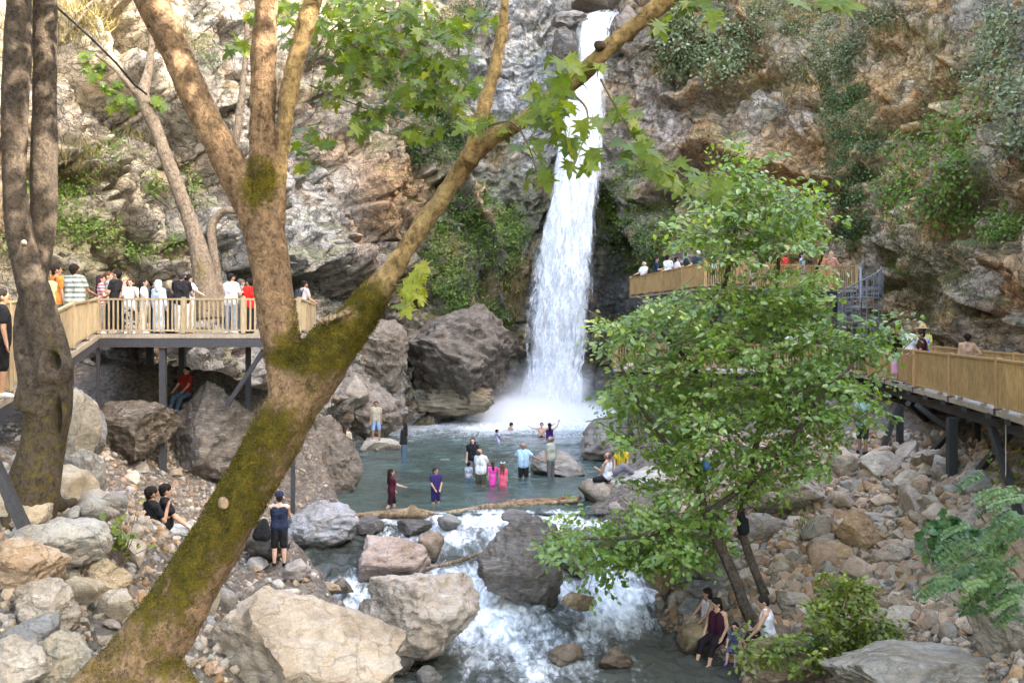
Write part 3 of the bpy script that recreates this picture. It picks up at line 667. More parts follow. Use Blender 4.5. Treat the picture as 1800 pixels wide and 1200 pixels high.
BEIGE, TAN, GREY, PINK, OCH, DARK, BLUE, BROWN = (.50, .42, .33), (.42, .345, .265), (.31, .295, .27), (.42, .32, .265), (.36, .255, .15), (.15, .13, .115), (.29, .30, .32), (.24, .195, .15)
KEY = [  # cx, cy, w, h, D, colour, label, opts
 (522, 1160, 372, 265, 13.2, (.44, .365, .28), 'huge pale beige boulder at the foot of the leaning mossy tree', dict(cuts=7, rough=.06)),
 (742, 1088, 190, 160, 21.8, (.40, .345, .285), 'large tan boulder with a pale flat top, white water on its right', dict(wetz=-1.45, cuts=8)),
 (912, 985, 142, 152, 25, (.16, .14, .125), 'tall dark brown boulder standing in the middle of the rapids', dict(wetz=-1.1, cuts=8)),
 (683, 982, 140, 76, 26.7, PINK, 'flat pinkish boulder beside a bare branch in the rapids', dict(wetz=-.85, cuts=8)),
 (756, 962, 48, 54, 27.6, (.30, .22, .155), 'small brown pointed rock behind the pinkish boulder', dict(wetz=-.7)),
 (650, 1094, 82, 84, 22.2, (.27, .225, .175), 'brown boulder wedged between the huge beige and the large tan boulder', dict(wetz=-1.3)),
 (985, 819, 98, 54, 39.6, (.30, .275, .24), 'rounded grey boulder in the pool behind the man in a sage shirt', dict(wetz=-.1, cuts=5)),
 (1085, 778, 124, 84, 44, (.32, .285, .245), 'big grey brown boulder on the right shore of the pool', dict(wetz=-.1, cuts=6)),
 (1052, 872, 78, 62, 33.4, (.42, .36, .29), 'tan rock on which the man in a white vest sits', dict(wetz=-.1)),
 (1128, 856, 110, 70, 34.4, (.44, .40, .35), 'pale cracked rock behind the bank tree', dict()),
 (665, 789, 84, 38, 47, (.40, .36, .29), 'low pale rock in the pool under the standing man', dict(wetz=-.1)),
 (566, 806, 118, 150, 35.4, (.16, .137, .115), 'dark craggy rock on the left shore of the pool', dict(wetz=0, cuts=11, strata=.04)),
 (644, 718, 110, 120, 50.5, (.19, .16, .13), 'dark sloping rock behind the man on the low pale rock', dict(wetz=.1, cuts=10, strata=.04)),
 (655, 625, 110, 130, 54.5, (.18, .15, .115), 'brown grey rock shoulder beside the bulging rock face', dict(cuts=10, strata=.05)),
 (790, 630, 205, 180, 60.5, (.135, .11, .085), 'huge bulging brown rock face left of the waterfall', dict(cuts=8, rough=.1, strata=.05, deep=1.4)),
 (795, 700, 150, 60, 60., (.28, .23, .15), 'low mossy brown rock at the far edge of the pool', dict(wetz=0, strata=.06)),
 (1160, 1006, 60, 70, 24.6, OCH, 'ochre rock at the right edge of the rapids', dict(wetz=-.95)),
 (1205, 1000, 60, 80, 24.9, GREY, 'grey rock behind the ochre rock at the right of the rapids', dict()),
 (562, 922, 132, 86, 29, BLUE, 'blue grey wet slab behind the person in a navy vest', dict(wetz=-.45)),
 (1016, 1056, 56, 30, 23.6, OCH, 'brown rock barely above the white water', dict(wetz=-.9)),
 (998, 1150, 70, 40, 21.6, (.34, .25, .16), 'ochre rock half sunk at the foot of the rapids', dict(wetz=-1.2)),
 (1083, 1156, 58, 38, 21.3, (.34, .24, .16), 'orange brown rock awash beside the half sunk ochre rock', dict(wetz=-1.2)),
 (755, 1192, 46, 40, 20.6, GREY, 'small grey rock in dark water below the large tan boulder', dict(wetz=-1.3)),
 (700, 1168, 56, 40, 20.9, DARK, 'black wet rock at the foot of the large tan boulder', dict(wetz=-1.)),
 (34, 1003, 145, 120, 11.4, (.50, .37, .255), 'big tan boulder with a pale top at the left edge', dict(cuts=7)),
 (84, 1075, 125, 120, 10.6, (.40, .335, .27), 'rounded grey tan boulder below the big tan boulder', dict(cuts=5)),
 (102, 957, 168, 82, 13, (.40, .37, .32), 'long grey boulder with a flat pale top', dict(cuts=7)),
 (216, 972, 88, 104, 20.9, (.20, .195, .19), 'dark grey boulder against which two men in black lean', dict(cuts=6, wetz=-98)),
 (150, 832, 72, 86, 17, (.36, .355, .345), 'smooth grey boulder between the hollow tree and the deck post', dict(cuts=5)),
 (132, 745, 80, 125, 15, (.42, .38, .32), 'tall pale rock leaning on the hollow tree', dict(cuts=6)),
 (162, 757, 46, 84, 16, (.30, .29, .285), 'upright grey stone beside the tall pale rock', dict(cuts=5)),
 (56, 1116, 100, 74, 9.5, (.22, .215, .21), 'dark grey boulder in the lower left heap', dict(cuts=5)),
 (22, 1170, 110, 100, 8.9, (.40, .375, .34), 'light grey boulder in the bottom left corner', dict(cuts=6)),
 (112, 1170, 120, 105, 8.6, (.39, .35, .28), 'olive tan boulder touching the base of the leaning tree', dict(cuts=6)),
 (186, 1015, 74, 70, 14.6, (.48, .385, .26), 'yellowish block beside the leaning trunk', dict(cuts=10)),
 (205, 1065, 60, 60, 13.2, (.46, .40, .32), 'cream block leaning against the mossy trunk', dict(cuts=10)),
 (150, 1050, 40, 50, 12.4, (.20, .195, .19), 'small dark round stone among pale blocks', dict(cuts=4)),
 (45, 905, 90, 50, 14.6, (.42, .34, .24), 'ochre stone under the foot of the hollow tree', dict()),
 (160, 905, 66, 62, 16.5, (.33, .315, .29), 'grey angular stone above the long flat topped boulder', dict(cuts=9)),
 (196, 890, 56, 50, 17.8, (.30, .29, .28), 'grey rounded stone uphill of the two men in black', dict()),
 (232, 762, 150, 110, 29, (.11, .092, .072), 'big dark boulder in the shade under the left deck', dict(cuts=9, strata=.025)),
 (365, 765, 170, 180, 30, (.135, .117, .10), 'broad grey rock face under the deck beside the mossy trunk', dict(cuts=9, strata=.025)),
 (330, 930, 36, 34, 20, (.50, .47, .42), 'white stone behind the two men in black', dict()),
 (1640, 1186, 340, 104, 15, (.26, .235, .19), 'broad grey slab in the lower right corner', dict(cuts=7)),
 (1770, 1080, 130, 170, 13.6, (.28, .25, .20), 'tall brown grey boulder at the right edge', dict(cuts=7)),
 (1378, 872, 140, 74, 27, (.34, .28, .215), 'big tan boulder in the shade of the bank tree', dict(cuts=7)),
 (1506, 936, 80, 84, 24, (.42, .28, .16), 'orange tan block in the middle of the rubble slope', dict(cuts=10)),
 (1436, 928, 74, 46, 24.6, (.30, .265, .21), 'flat brown block beside a grey dead branch', dict(cuts=10)),
 (1470, 975, 60, 48, 23.2, (.40, .29, .17), 'orange tinted block beneath the dead branch', dict(cuts=10)),
 (1566, 980, 66, 52, 23.4, (.36, .29, .22), 'square brown block downhill of the orange tan block', dict(cuts=11)),
 (1545, 820, 66, 56, 27, (.50, .45, .37), 'pale diamond shaped block under the walkway man', dict(cuts=11)),
 (1488, 815, 52, 54, 27.4, (.42, .34, .26), 'tan block left of the pale diamond shaped block', dict(cuts=10)),
 (1655, 832, 56, 50, 26, (.40, .37, .33), 'leaning grey slab below the walkway braces', dict(cuts=10, tilt=(0, .6))),
 (1592, 848, 50, 44, 26, (.44, .37, .28), 'tan angular block near the walkway braces', dict(cuts=10)),
 (1620, 862, 44, 40, 25.4, (.36, .25, .16), 'rust brown block downhill of the walkway braces', dict(cuts=10)),
 (1340, 930, 80, 50, 24.8, (.30, .27, .23), 'grey brown rock behind the second tree stem', dict(cuts=9)),
 (1375, 1160, 140, 70, 19.4, (.27, .19, .13), 'reddish brown rock under the overhanging shrub', dict(wetz=-1.5, cuts=6)),
 (1234, 1122, 84, 56, 22.4, (.28, .21, .12), 'mossy ochre rock under the seated girl', dict(wetz=-1.3)),
 (1278, 1152, 116, 62, 22.6, (.14, .125, .105), 'dark wet rock under the woman in a plum top', dict(wetz=-1.1)),
 (1215, 1068, 46, 40, 23.4, (.20, .20, .21), 'dark blue grey cobble left of the seated girl', dict(cuts=4)),
 (1240, 1040, 70, 40, 24.2, (.19, .19, .19), 'dark rounded rock uphill of the seated girl', dict(cuts=4)),
 (1395, 1055, 60, 36, 21.8, (.33, .28, .22), 'brown stone behind the man in a white vest top', dict()),
 (1365, 1125, 90, 50, 20.8, (.22, .18, .14), 'brown rock on which the man in a white tank top sits', dict()),
 (1255, 1000, 70, 46, 25.6, (.30, .28, .25), 'grey rock in the shade beside the tree stem', dict()),
 (1100, 905, 60, 46, 31.4, (.36, .32, .27), 'tan rock at the right end of the driftwood log', dict(wetz=-.2)),
 (522, 1003, 50, 42, 24.6, (.36, .32, .29), 'mauve grey stone beside the feet of the person in navy', dict()),
 (560, 1036, 74, 32, 24, (.33, .24, .15), 'flat orange brown rock at the stream edge', dict(wetz=-1.)),
 (600, 1030, 40, 30, 25, (.20, .165, .13), 'dark brown rock in the narrow channel', dict(wetz=-.8)),
 (790, 918, 42, 28, 30.2, GREY, 'grey rock propping the driftwood log', dict(wetz=-.2)),
 (730, 925, 60, 26, 30, (.2, .18, .16), 'dark rock in the water curtain under the log', dict(wetz=.1)),
 (650, 925, 50, 32, 29.9, (.21, .19, .17), 'dark rock at the left end of the driftwood log', dict(wetz=.0)),
 (910, 908, 70, 24, 31.2, (.24, .215, .19), 'grey brown rock behind the tall dark boulder', dict(wetz=-.1)),
 (1010, 985, 60, 60, 26.4, (.28, .22, .16), 'brown rock behind the low tree spray', dict(wetz=-.5)),
 (616, 690, 60, 60, 49, (.33, .29, .24), 'pale rock corner above the left shore', dict()),
 (380, 1000, 60, 50, 19, (.3, .27, .24), 'grey stone hidden behind the leaning trunk', dict()),
 (474, 960, 80, 60, 23.8, (.15, .14, .13), 'dark flat topped rock where a black bag lies', dict(cuts=8)),
]
KEY += [(992, 92, 44, 84, 64.1, (.07, .065, .06), 'dark wet rock at the left of the lip of the waterfall', dict(cuts=10, strata=.1)), (1102, 42, 44, 56, 65.6, (.20, .17, .14), 'brown rock at the right of the lip of the waterfall', dict(cuts=10, strata=.08)),
 (1003, 38, 60, 30, 66.2, (.22, .21, .20), 'flat layered rock over the left of the waterfall lip', dict(cuts=9, strata=.12)), (1062, 12, 130, 26, 70.5, (.24, .20, .16), 'brown ledge above the top of the waterfall', dict(cuts=9, strata=.1))]
used = set()
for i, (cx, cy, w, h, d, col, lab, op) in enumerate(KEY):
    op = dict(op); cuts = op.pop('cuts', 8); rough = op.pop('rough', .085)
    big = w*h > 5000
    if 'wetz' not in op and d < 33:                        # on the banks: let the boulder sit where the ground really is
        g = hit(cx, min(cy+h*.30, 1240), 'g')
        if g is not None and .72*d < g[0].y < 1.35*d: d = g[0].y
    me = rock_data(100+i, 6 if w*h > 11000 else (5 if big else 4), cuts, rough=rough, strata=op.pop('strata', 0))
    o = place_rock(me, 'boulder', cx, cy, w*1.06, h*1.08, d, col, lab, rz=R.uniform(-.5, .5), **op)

# loose rubble: shared shapes, each stone its own object
SM = [rock_data(300+k, 3, 14, rough=.05, cutd=(.36, .74)) for k in range(14)]
PAL = [(.45, .345, .245), (.40, .30, .205), (.35, .285, .22), (.43, .29, .20), (.29, .26, .22), (.48, .40, .31), (.37, .235, .125), (.33, .25, .18), (.40, .25, .15)]
GPAL = [(.34, .33, .31), (.40, .37, .32), (.45, .39, .30), (.29, .28, .27), (.38, .34, .29), (.46, .40, .33)]
KEEP = ((1222, 1030, 1410, 1190), (235, 870, 320, 1010), (465, 860, 515, 1005), (1490, 690, 1540, 805))   # where people sit or stand
def scatter(n, region, smin, smax, pal, label, group, ok=None, seed=1, name='stone'):
    rr = random.Random(seed); k = 0; tries = 0; placed = []
    while k < n and tries < n*25:
        tries += 1
        px, py = rr.uniform(region[0], region[2]), rr.uniform(region[1], region[3])
        if ok and not ok(px, py): continue
        h = hit(px, py, 'g')
        if h is None or any(a < px < c and b < py < e for a, b, c, e in KEEP): continue
        p = h[0]
        if p.z < zwater(p.y)+.02: continue
        s = smin*(smax/smin)**(rr.random()**1.7)
        if any((p-q).length < (s+t)*.36 for q, t in placed): continue
        placed.append((p, s)); k += 1
        o = link(name, rr.choice(SM), ROCKF)
        a, b, c = rr.uniform(.8, 1.25), rr.uniform(.8, 1.25), rr.uniform(.55, .95)
        o.scale = (s*a/2, s*b/2, s*c/2); o.location = p+Vector((0, 0, s*.10))
        o.rotation_euler = (rr.uniform(-.5, .5), rr.uniform(-.5, .5), rr.uniform(0, 6.28))
        col = rr.choice(pal); v = rr.uniform(.8, 1.2); o.color = (col[0]*v, col[1]*v, col[2]*v, 1); o['wetz'] = -99.
        props(o, label, 'stone', group)
scatter(205, (1170, 770, 1800, 1120), .32, 1.05, PAL, 'loose angular stone on the rubble slope right of the stream', 'loose stones on the rubble slope', seed=11, ok=lambda x, y: y > 1130-(x-1150)*.55 or y > 800 and x > 1430)
scatter(90, (0, 770, 560, 1120), .16, .62, GPAL, 'loose grey or beige stone on the left bank', 'loose stones on the left bank', seed=12)

def gravel(n, regions, seed, name, label, smin=.05, smax=.22):
    """countless small stones as one mesh"""
    rr = np.random.default_rng(seed); base = [verts_of(rock_data(500+k, 1, 6, rough=.05, cutd=(.45, .8))) for k in range(8)]
    bm = bmesh.new(); bmesh.ops.create_icosphere(bm, subdivisions=1, radius=1); fc = np.array([[v.index for v in f.verts] for f in bm.faces]); bm.free()
    V = []; C = []; m = 0
    pal = np.array(PAL if seed != 5 else PAL+GPAL)
    tot = sum(r[4] for r in regions)
    for reg in regions:
        for _ in range(int(n*reg[4]/tot)):
            h = hit(rr.uniform(reg[0], reg[2]), rr.uniform(reg[1], reg[3]), 'g')
            if h is None or h[0].z < zwater(h[0].y)-.02: continue
            s = smin*(smax/smin)**(rr.random()**1.6)
            b = base[rr.integers(8)]*s*rr.uniform(.35, .65, 3)
            q = Euler(rr.uniform(0, 6.28, 3)).to_matrix(); b = b@np.array(q).T
            V.append(b+np.array(h[0])+np.array([0, 0, s*.08])); C.append(np.repeat([pal[rr.integers(len(pal))]*rr.uniform(.5, 1.05)], len(b), 0)); m += 1
    nv = len(base[0]); Fs = (np.arange(m)[:, None, None]*nv+fc[None]).reshape(-1, 3)
    me = mesh_np(name, np.concatenate(V), Fs, False); attr(me, 'Col', np.concatenate(C))
    t = NT(name); c = t.attr('Col').outputs['Color']; nz = t.noise(30, 5, .7, t.pos())
    o = link(name, me, t.done(t.bsdf(t.mix(1, c, t.ramp(nz, [(.25, .65), (.75, 1.3)]), 'MULTIPLY'), .85, t.bump(nz, .5, .02), .25)))
    o['kind'] = 'stuff'; props(o, label, 'gravel')
gravel(5200, [(1180, 760, 1800, 1110, 3)], 6, 'rubble', 'countless fist to head sized stones on the rubble slope', .12, .38)
gravel(6500, [(1150, 780, 1800, 1200, 3), (1300, 900, 1700, 1200, 1.2)], 4, 'gravel', 'small loose stones covering the right bank')
gravel(4200, [(0, 740, 620, 1200, 3), (150, 780, 480, 960, 1.5)], 5, 'gravel', 'small loose stones covering the left bank', .04, .17)
# ================================================================= TREES
def sweep(pts, n=14, sub=8):
    """pts: (px, py, r_px, D) -> closed tapered tube (V, F)"""
    A = np.array([(*P(a[0], a[1], a[3]), a[2]/F*a[3]) for a in pts]); m = (len(A)-1)*sub+1
    C = catmull(A, np.linspace(0, len(A)-1, m))
    b = MB(); b.tube([Vector(c[:3]) for c in C], [max(c[3], .003) for c in C], n)
    return b.v, b.f

def fuse(chains, vox, smooth_it=2, n=14):
    V, Fs = [], []
    for ch in chains:
        v, f = sweep(ch, n); k = len(V); V += v; Fs += [tuple(i+k for i in q) for q in f]
    return remesh(V, Fs, vox, smooth_it)

def bark_mat(name, a, b, moss=True, plate=1.):
    t = NT(name); p = t.pos(); q = t.scale(p, (1, 1, .85))
    v = t.noise(5, 6, .65, q, .8); n1 = t.noise(19*plate, 10, .76, q, .7); n2 = t.noise(60, 5, .7, p)
    c = t.mix(t.ramp(v, [(.35, 0), (.65, 1)]), a, b)
    c = t.mix(1, c, t.ramp(n1, [(.36, .28), (.49, .92), (.64, 1.55)]), 'MULTIPLY')
    n3 = t.noise(11*plate, 9, .78, t.scale(p, (1, 1, .8)), 1.2)
    c = t.mix(t.math('MULTIPLY', t.ramp(n3, [(.55, 0), (.63, 1)]), .7), c, t.mix(1, a, (1.35, 1.3, 1.2), 'MULTIPLY'))
    c = t.mix(t.math('MULTIPLY', t.ramp(n3, [(.36, 1), (.43, 0)]), .75), c, (.05, .036, .025))
    k = None
    if moss:
        mo = t.attr('moss').outputs['Fac']; mn = t.noise(9, 7, .7, p); mf = t.noise(70, 4, .7, p)
        k = t.maprange(t.math('ADD', mo, t.math('MULTIPLY', t.math('SUBTRACT', mn, .5), 1.3)), .26, .74)
        mc = t.mix(t.ramp(mn, [(.35, 0), (.66, 1)]), (.034, .034, .008), (.175, .135, .017))
        mc = t.mix(1, mc, t.ramp(mf, [(.3, .5), (.7, 1.5)]), 'MULTIPLY')
        sc = t.attr('scar').outputs['Fac']
        c = t.mix(t.math('MULTIPLY', k, t.math('SUBTRACT', 1., sc)), c, mc)
    h = t.math('ADD', t.math('ADD', n1, t.math('MULTIPLY', n2, .35)), t.math('MULTIPLY', n3, 1.2))
    return t.done(t.bsdf(c, .9, t.bump(h, 1., .04), .2))

def bark_bumps(me, amp, sc):
    V = verts_of(me); N = normals_of(me); q = V*np.array([1, 1, .6])*sc
    d = amp*(.9*fbm(q*.5, 4)+.55*ridged(q, 4)-.3)
    me.vertices.foreach_set('co', (V+N*d[:, None]).astype(np.float32).ravel()); me.update(); return V, N

def leaves_mesh(name, pos, tip, nrm, size, tv, tf, rnd, smooth=True):
    pos, tip, nrm = (np.asarray(a, float) for a in (pos, tip, nrm))
    tip = tip/np.linalg.norm(tip, axis=1)[:, None]; b = np.cross(tip, nrm); b /= np.linalg.norm(b, axis=1)[:, None]+1e-9; n = np.cross(b, tip)
    size = np.asarray(size, float)[:, None, None]; tv = np.asarray(tv, float)
    V = pos[:, None]+size*(tv[None, :, 0:1]*b[:, None]+tv[None, :, 1:2]*tip[:, None]+tv[None, :, 2:3]*n[:, None])
    k = len(tv); Fs = (np.arange(len(pos))[:, None, None]*k+np.asarray(tf)[None]).reshape(-1, len(tf[0]))
    me = mesh_np(name, V.reshape(-1, 3), Fs, smooth); attr(me, 'rnd', np.repeat(rnd, k)); return me

OVAL = ([(0, 0, 0), (.27, .3, .05), (.27, .68, .04), (0, 1, -.1), (-.27, .68, .04), (-.27, .3, .05), (0, .48, -.02)], [(0, 1, 6), (1, 2, 6), (2, 3, 6), (3, 4, 6), (4, 5, 6), (5, 0, 6)])
DIAM = ([(0, 0, 0), (.3, .45, .06), (0, 1, -.08), (-.3, .45, .06)], [(0, 1, 2), (0, 2, 3)])
_lob = [(0, 0), (.16, -.03), (.46, -.10), (.27, .12), (.62, .20), (.32, .31), (.68, .62), (.30, .52), (.18, .54), (.20, .78), (0, 1.08)]
_out = _lob+[(-x, y) for x, y in _lob[-2:0:-1]]
def _plane():
    V = [(0, .34, -.03)]+[(x, y, .06*abs(x)-.16*max(0, math.hypot(x, y-.3)-.25)) for x, y in _out]; n = len(_out)
    return V, [(0, 1+i, 1+(i+1) % n) for i in range(n)]
PLANE = _plane()

# ---- the leaning sycamore in front
DT = 9.0
T = lambda *a: [(x, y, r, DT if len(q) == 0 else q[0]) for (x, y, r, *q) in a]
trunk = T((205, 1290, 97.4, 8.7), (232, 1190, 66.1, 8.75), (300, 1085, 54.8, 8.8), (370, 970, 47.0, 8.85), (433, 860, 43.5, 8.9), (485, 768, 45.2, 8.95), (520, 698, 47.9), (545, 650, 43.5))
up = T((512, 715, 39.4), (499, 640, 32.8), (492, 590, 31.2), (484, 540, 32.0), (477, 480, 32.8), (462, 405, 33.6), (448, 350, 31.2))
leftl = T((460, 410, 29.9), (428, 335, 28.2), (366, 215, 26.6), (310, 95, 25.7), (257, -20, 27.4), (215, -120, 24.9))
mid_ = T((462, 415, 26.9), (462, 330, 22.7), (460, 250, 20.2), (462, 110, 19.3), (470, -30, 19.3), (474, -120, 18.5))
thin = T((482, 400, 13.1), (493, 300, 10.7), (502, 200, 12.3), (522, 100, 13.1), (556, -20, 14.8), (585, -100, 14.8))
right = T((524, 700, 45.0), (575, 625, 42.3), (626, 562, 32.4), (660, 515, 22.5), (690, 474, 17.1), (742, 398, 15.3), (808, 302, 15.3), (852, 252, 15.3, 8.7), (930, 205, 14.4, 8.6), (1000, 152, 14.0, 8.5), (1082, 74, 13.5, 8.4), (1170, 2, 13.5, 8.3), (1250, -60, 12.6, 8.2))
shoulder = T((545, 650, 37.8), (566, 592, 19.8), (594, 570, 15.3), (636, 548, 15.3), (676, 512, 12.6))
upb = T((824, 285, 13, 8.75), (838, 235, 10, 8.75), (852, 182, 9.5, 8.75), (870, 115, 8.5, 8.75), (884, 50, 8, 8.75), (887, -40, 7.5, 8.75))
root1 = T((238, 1165, 44, 8.8), (180, 1190, 36, 8.6), (120, 1240, 26, 8.4)); root2 = T((262, 1170, 44, 8.7), (312, 1205, 30, 8.6), (350, 1250, 22, 8.5))
tm = fuse([trunk, up, leftl, mid_, thin, right, shoulder, upb, root1, root2], .02, 3, 18)
V, N = bark_bumps(tm, .022, 5.)
px, py = proj(V)
V_ = verts_of(tm); nz = fbm(V_*1.7, 3)
low = sstep(640, 760, py)*(1-.5*sstep(930, 1120, py))
# the mossy side faces up and to the left on the trunk, all round the shoulder
side = np.exp(-((px-np.interp(py, [600, 760, 900, 1050, 1200], [560, 475, 415, 320, 230]))/70.)**2)
moss = .62*low*(.45+.8*side)+.85*np.exp(-((px-580)/80)**2-((py-600)/85)**2)+.8*np.exp(-((px-645)/52)**2-((py-535)/60)**2)+.85*np.exp(-((px-455)/36)**2-((py-335)/62)**2)
moss += .8*np.exp(-((px-505)/40)**2-((py-628)/26)**2)+.3*N[:, 2]*sstep(560, 700, py)+.34*nz
moss = np.where((px > 690) & (py < 500), 0, moss); moss = np.where((py < 270), -.3, moss)
attr(tm, 'moss', np.clip(moss, -.5, 1)); attr(tm, 'scar', np.exp(-(np.hypot((px-606)/22, (py-552)/13))**4))
BARK = bark_mat('sycamore_bark', (.38, .245, .145), (.20, .13, .085)); BARKP = bark_mat('pale_sycamore_bark', (.43, .295, .14), (.29, .195, .095), True, .6)
# the smooth right limb and the pale thin stem take the second bark
ft = np.empty(len(tm.polygons)*3, np.float32); tm.polygons.foreach_get('center', ft); ft = ft.reshape(-1, 3).astype(float); fx, fy = proj(ft)
mi = ((fx > 560) & (fy < 640) & (fx > 640-(fy-420)*.35)).astype(np.int32); mi |= ((fx > 484+(300-fy)*.10) & (fy < 330) & (fx < 640)).astype(np.int32)
main = empty('sycamore_tree', (P(232, 1190, 8.75).x, 8.75, 2.6), 'big leaning sycamore with a mossy trunk forking into bare limbs', 'tree')
def child(name, me, mat, root):
    o = link(name, me, mat); o.parent = root; o.matrix_parent_inverse = root.matrix_basis.inverted() if root.parent is None else Matrix.Identity(4); return o
def settle(root):
    bpy.context.view_layer.update()
tm.materials.append(BARK); tm.materials.append(BARKP); tm.polygons.foreach_set('material_index', mi)
mainT = child('trunk', tm, None, main); mainT['label'] = 'mossy leaning trunk with a broken shoulder'

# fuzzy moss: short blades standing on the green areas
def moss_tufts():
    rr = np.random.default_rng(8); kk = np.clip(moss+.75*(fbm(V_*4.5, 3)*.5), 0, 1); w = np.where(kk > .45, kk, 0); w /= w.sum()
    ix = rr.choice(len(V_), 42000, p=w); nn = normals_of(tm)[ix]+rr.normal(0, .45, (len(ix), 3))
    me = leaves_mesh('moss', V_[ix]+rr.normal(0, .006, (len(ix), 3)), nn, rr.normal(size=(len(ix), 3)), rr.uniform(.007, .018, len(ix)), *DIAM, rr.random(len(ix)))
    return me
child('moss', moss_tufts(), leaf_mat('moss_blades', [(0, (.025, .030, .006)), (.5, (.075, .072, .012)), (1, (.22, .165, .02))], .2, .8, .1), main)
# a sawn-off branch: pale disc with a dark heart
def scar(px, py, r, d, rx):
    c = P(px, py, d); b = MB(); n = 28; ax = Vector((.5, -.82, .1)).normalized(); u = ax.cross(Vector((0, 0, 1))).normalized(); v = u.cross(ax); rr = r/F*d
    ring = lambda s, o: [c+ax*o+(u*math.cos(2*math.pi*k/n)*rx+v*math.sin(2*math.pi*k/n))*rr*s*(1+.06*math.sin(3*k)) for k in range(n)]
    Vv = ring(1.15, -.05)+ring(1., .012)+ring(.86, .012)+[c+ax*.008]
    Fs = [(i*n+k, i*n+(k+1) % n, (i+1)*n+(k+1) % n, (i+1)*n+k) for i in range(2) for k in range(n)]+[(2*n+k, 2*n+(k+1) % n, 3*n) for k in range(n)]
    b.add(Vv, Fs); return b
SAWN = plain('sawn_wood', (.24, .17, .11), .85, .5, 35, .5)
o = scar(394, 884, 9.5, 8.60, .75).build('branch_scar', SAWN, None, True); o.parent = main; o.matrix_parent_inverse = main.matrix_basis.inverted()
stub = MB(); rs = random.Random(4)
for k in range(11):
    u = k/10; a = P(566+46*u+rs.uniform(-3, 3), 566-18*u+rs.uniform(-2, 3), 8.78+rs.uniform(-.05, .06)); b = a+Vector((rs.uniform(-.05, .02), rs.uniform(-.04, .02), rs.uniform(.008, .04))); stub.tube([a-(b-a)*.6, a, b], [.028, .022, .004], 5)
o = stub.build('broken_stub', SAWN, None, True); o.parent = main; o.matrix_parent_inverse = main.matrix_basis.inverted()
kn = MB(); kn.tube([P(1056, 82, 8.4), P(1051, 79, 8.24)], [.05, .035], 10)
o = kn.build('knot', plain('dark_knot', (.06, .04, .025), .9, .3, 60), None, True); o.parent = main; o.matrix_parent_inverse = main.matrix_basis.inverted()

# ---- sycamore sprays: twigs with big five-lobed hanging leaves
SYC = leaf_mat('sycamore_leaf', [(0, (.07, .125, .022)), (.5, (.13, .195, .030)), (.85, (.20, .26, .040)), (1, (.30, .31, .06))], .5, .4, .4)
TWIG = plain('twig_bark', (.16, .12, .08), .9, .3, 40)
def spray(parent, twigs, blobs, size, seed, hang=.5, name='leaves', mat=None, d0=None):
    """twigs: polylines (px,py,D); blobs: (px,py,rx,ry,D,n)"""
    rr = np.random.default_rng(seed); b = MB()
    for tw in twigs:
        pts = [P(*a) for a in tw]; C = catmull(np.array([tuple(p) for p in pts]), np.linspace(0, len(pts)-1, 4*len(pts)))
        w = np.linspace(.012, .004, len(C))*(1 if d0 is None else d0); b.tube([Vector(c) for c in C], list(w), 5)
    pos = []; tip = []; nr = []
    for (x, y, rx, ry, D, n) in blobs:
        for _ in range(n):
            a = rr.uniform(0, 6.28); r = math.sqrt(rr.random()); q = P(x+rx*r*math.cos(a), y+ry*r*math.sin(a), D+rr.normal(0, .35))
            t = np.array([rr.normal(0, .6), rr.normal(0, .5)-.3, -hang+rr.normal(0, .35)])
            m = np.array([rr.normal(0, .5), -.75+rr.normal(0, .4), .8+rr.normal(0, .4)])
            pos.append(q); tip.append(t); nr.append(m)
            # leaf stalk back towards the twig
            if rr.random() < .5: b.tube([q, q-Vector(t).normalized()*size*.4+Vector((0, 0, .02))], .0022, 3, False)
    n = len(pos); me = leaves_mesh(name, pos, tip, nr, rr.uniform(.6, 1.15, n)*size, *PLANE, np.clip(rr.normal(.45, .25, n), 0, 1))
    o = link(name, me, mat or SYC); o.parent = parent; o.matrix_parent_inverse = parent.matrix_basis.inverted()
    if b.v:
        t = b.build('twig_sprays', TWIG, None, True); t.parent = o
    return o
spray(main, [[(960, 195, 8.5), (985, 160, 8.3), (1010, 110, 8.2)], [(1000, 160, 8.5), (1030, 190, 8.2), (1030, 230, 8.1), (1010, 290, 8.0)]],
      [(992, 118, 36, 26, 8.1, 12), (960, 165, 40, 20, 8.15, 12), (1000, 205, 36, 26, 8.0, 13), (985, 180, 30, 18, 8.1, 9), (1045, 110, 16, 10, 8.2, 4), (1010, 245, 26, 14, 8.0, 5), (1008, 288, 28, 12, 7.9, 5), (1035, 262, 16, 10, 8.0, 2), (1045, 208, 10, 8, 8, 2)], .165, 21)
spray(main, [[(1056, 140, 8.4), (1090, 200, 8.1), (1130, 260, 8.0), (1190, 300, 7.9), (1260, 345, 7.8)]],
      [(1095, 190, 28, 22, 8.0, 10), (1130, 250, 34, 22, 8.0, 13), (1120, 280, 34, 16, 8.0, 8), (1175, 290, 36, 20, 7.9, 13), (1215, 318, 34, 18, 7.9, 12), (1250, 338, 30, 16, 7.8, 10), (1160, 48, 14, 12, 8.2, 4)], .165, 22)
spray(main, [[(850, 225, 8.7), (900, 215, 8.4), (930, 260, 8.3), (945, 310, 8.3)]],
      [(846, 222, 34, 16, 8.4, 12), (880, 224, 22, 12, 8.4, 5), (850, 192, 14, 10, 8.5, 2), (925, 200, 30, 14, 8.4, 6), (935, 262, 24, 16, 8.3, 6), (940, 305, 20, 16, 8.3, 6), (958, 240, 18, 10, 8.3, 4)], .165, 23)
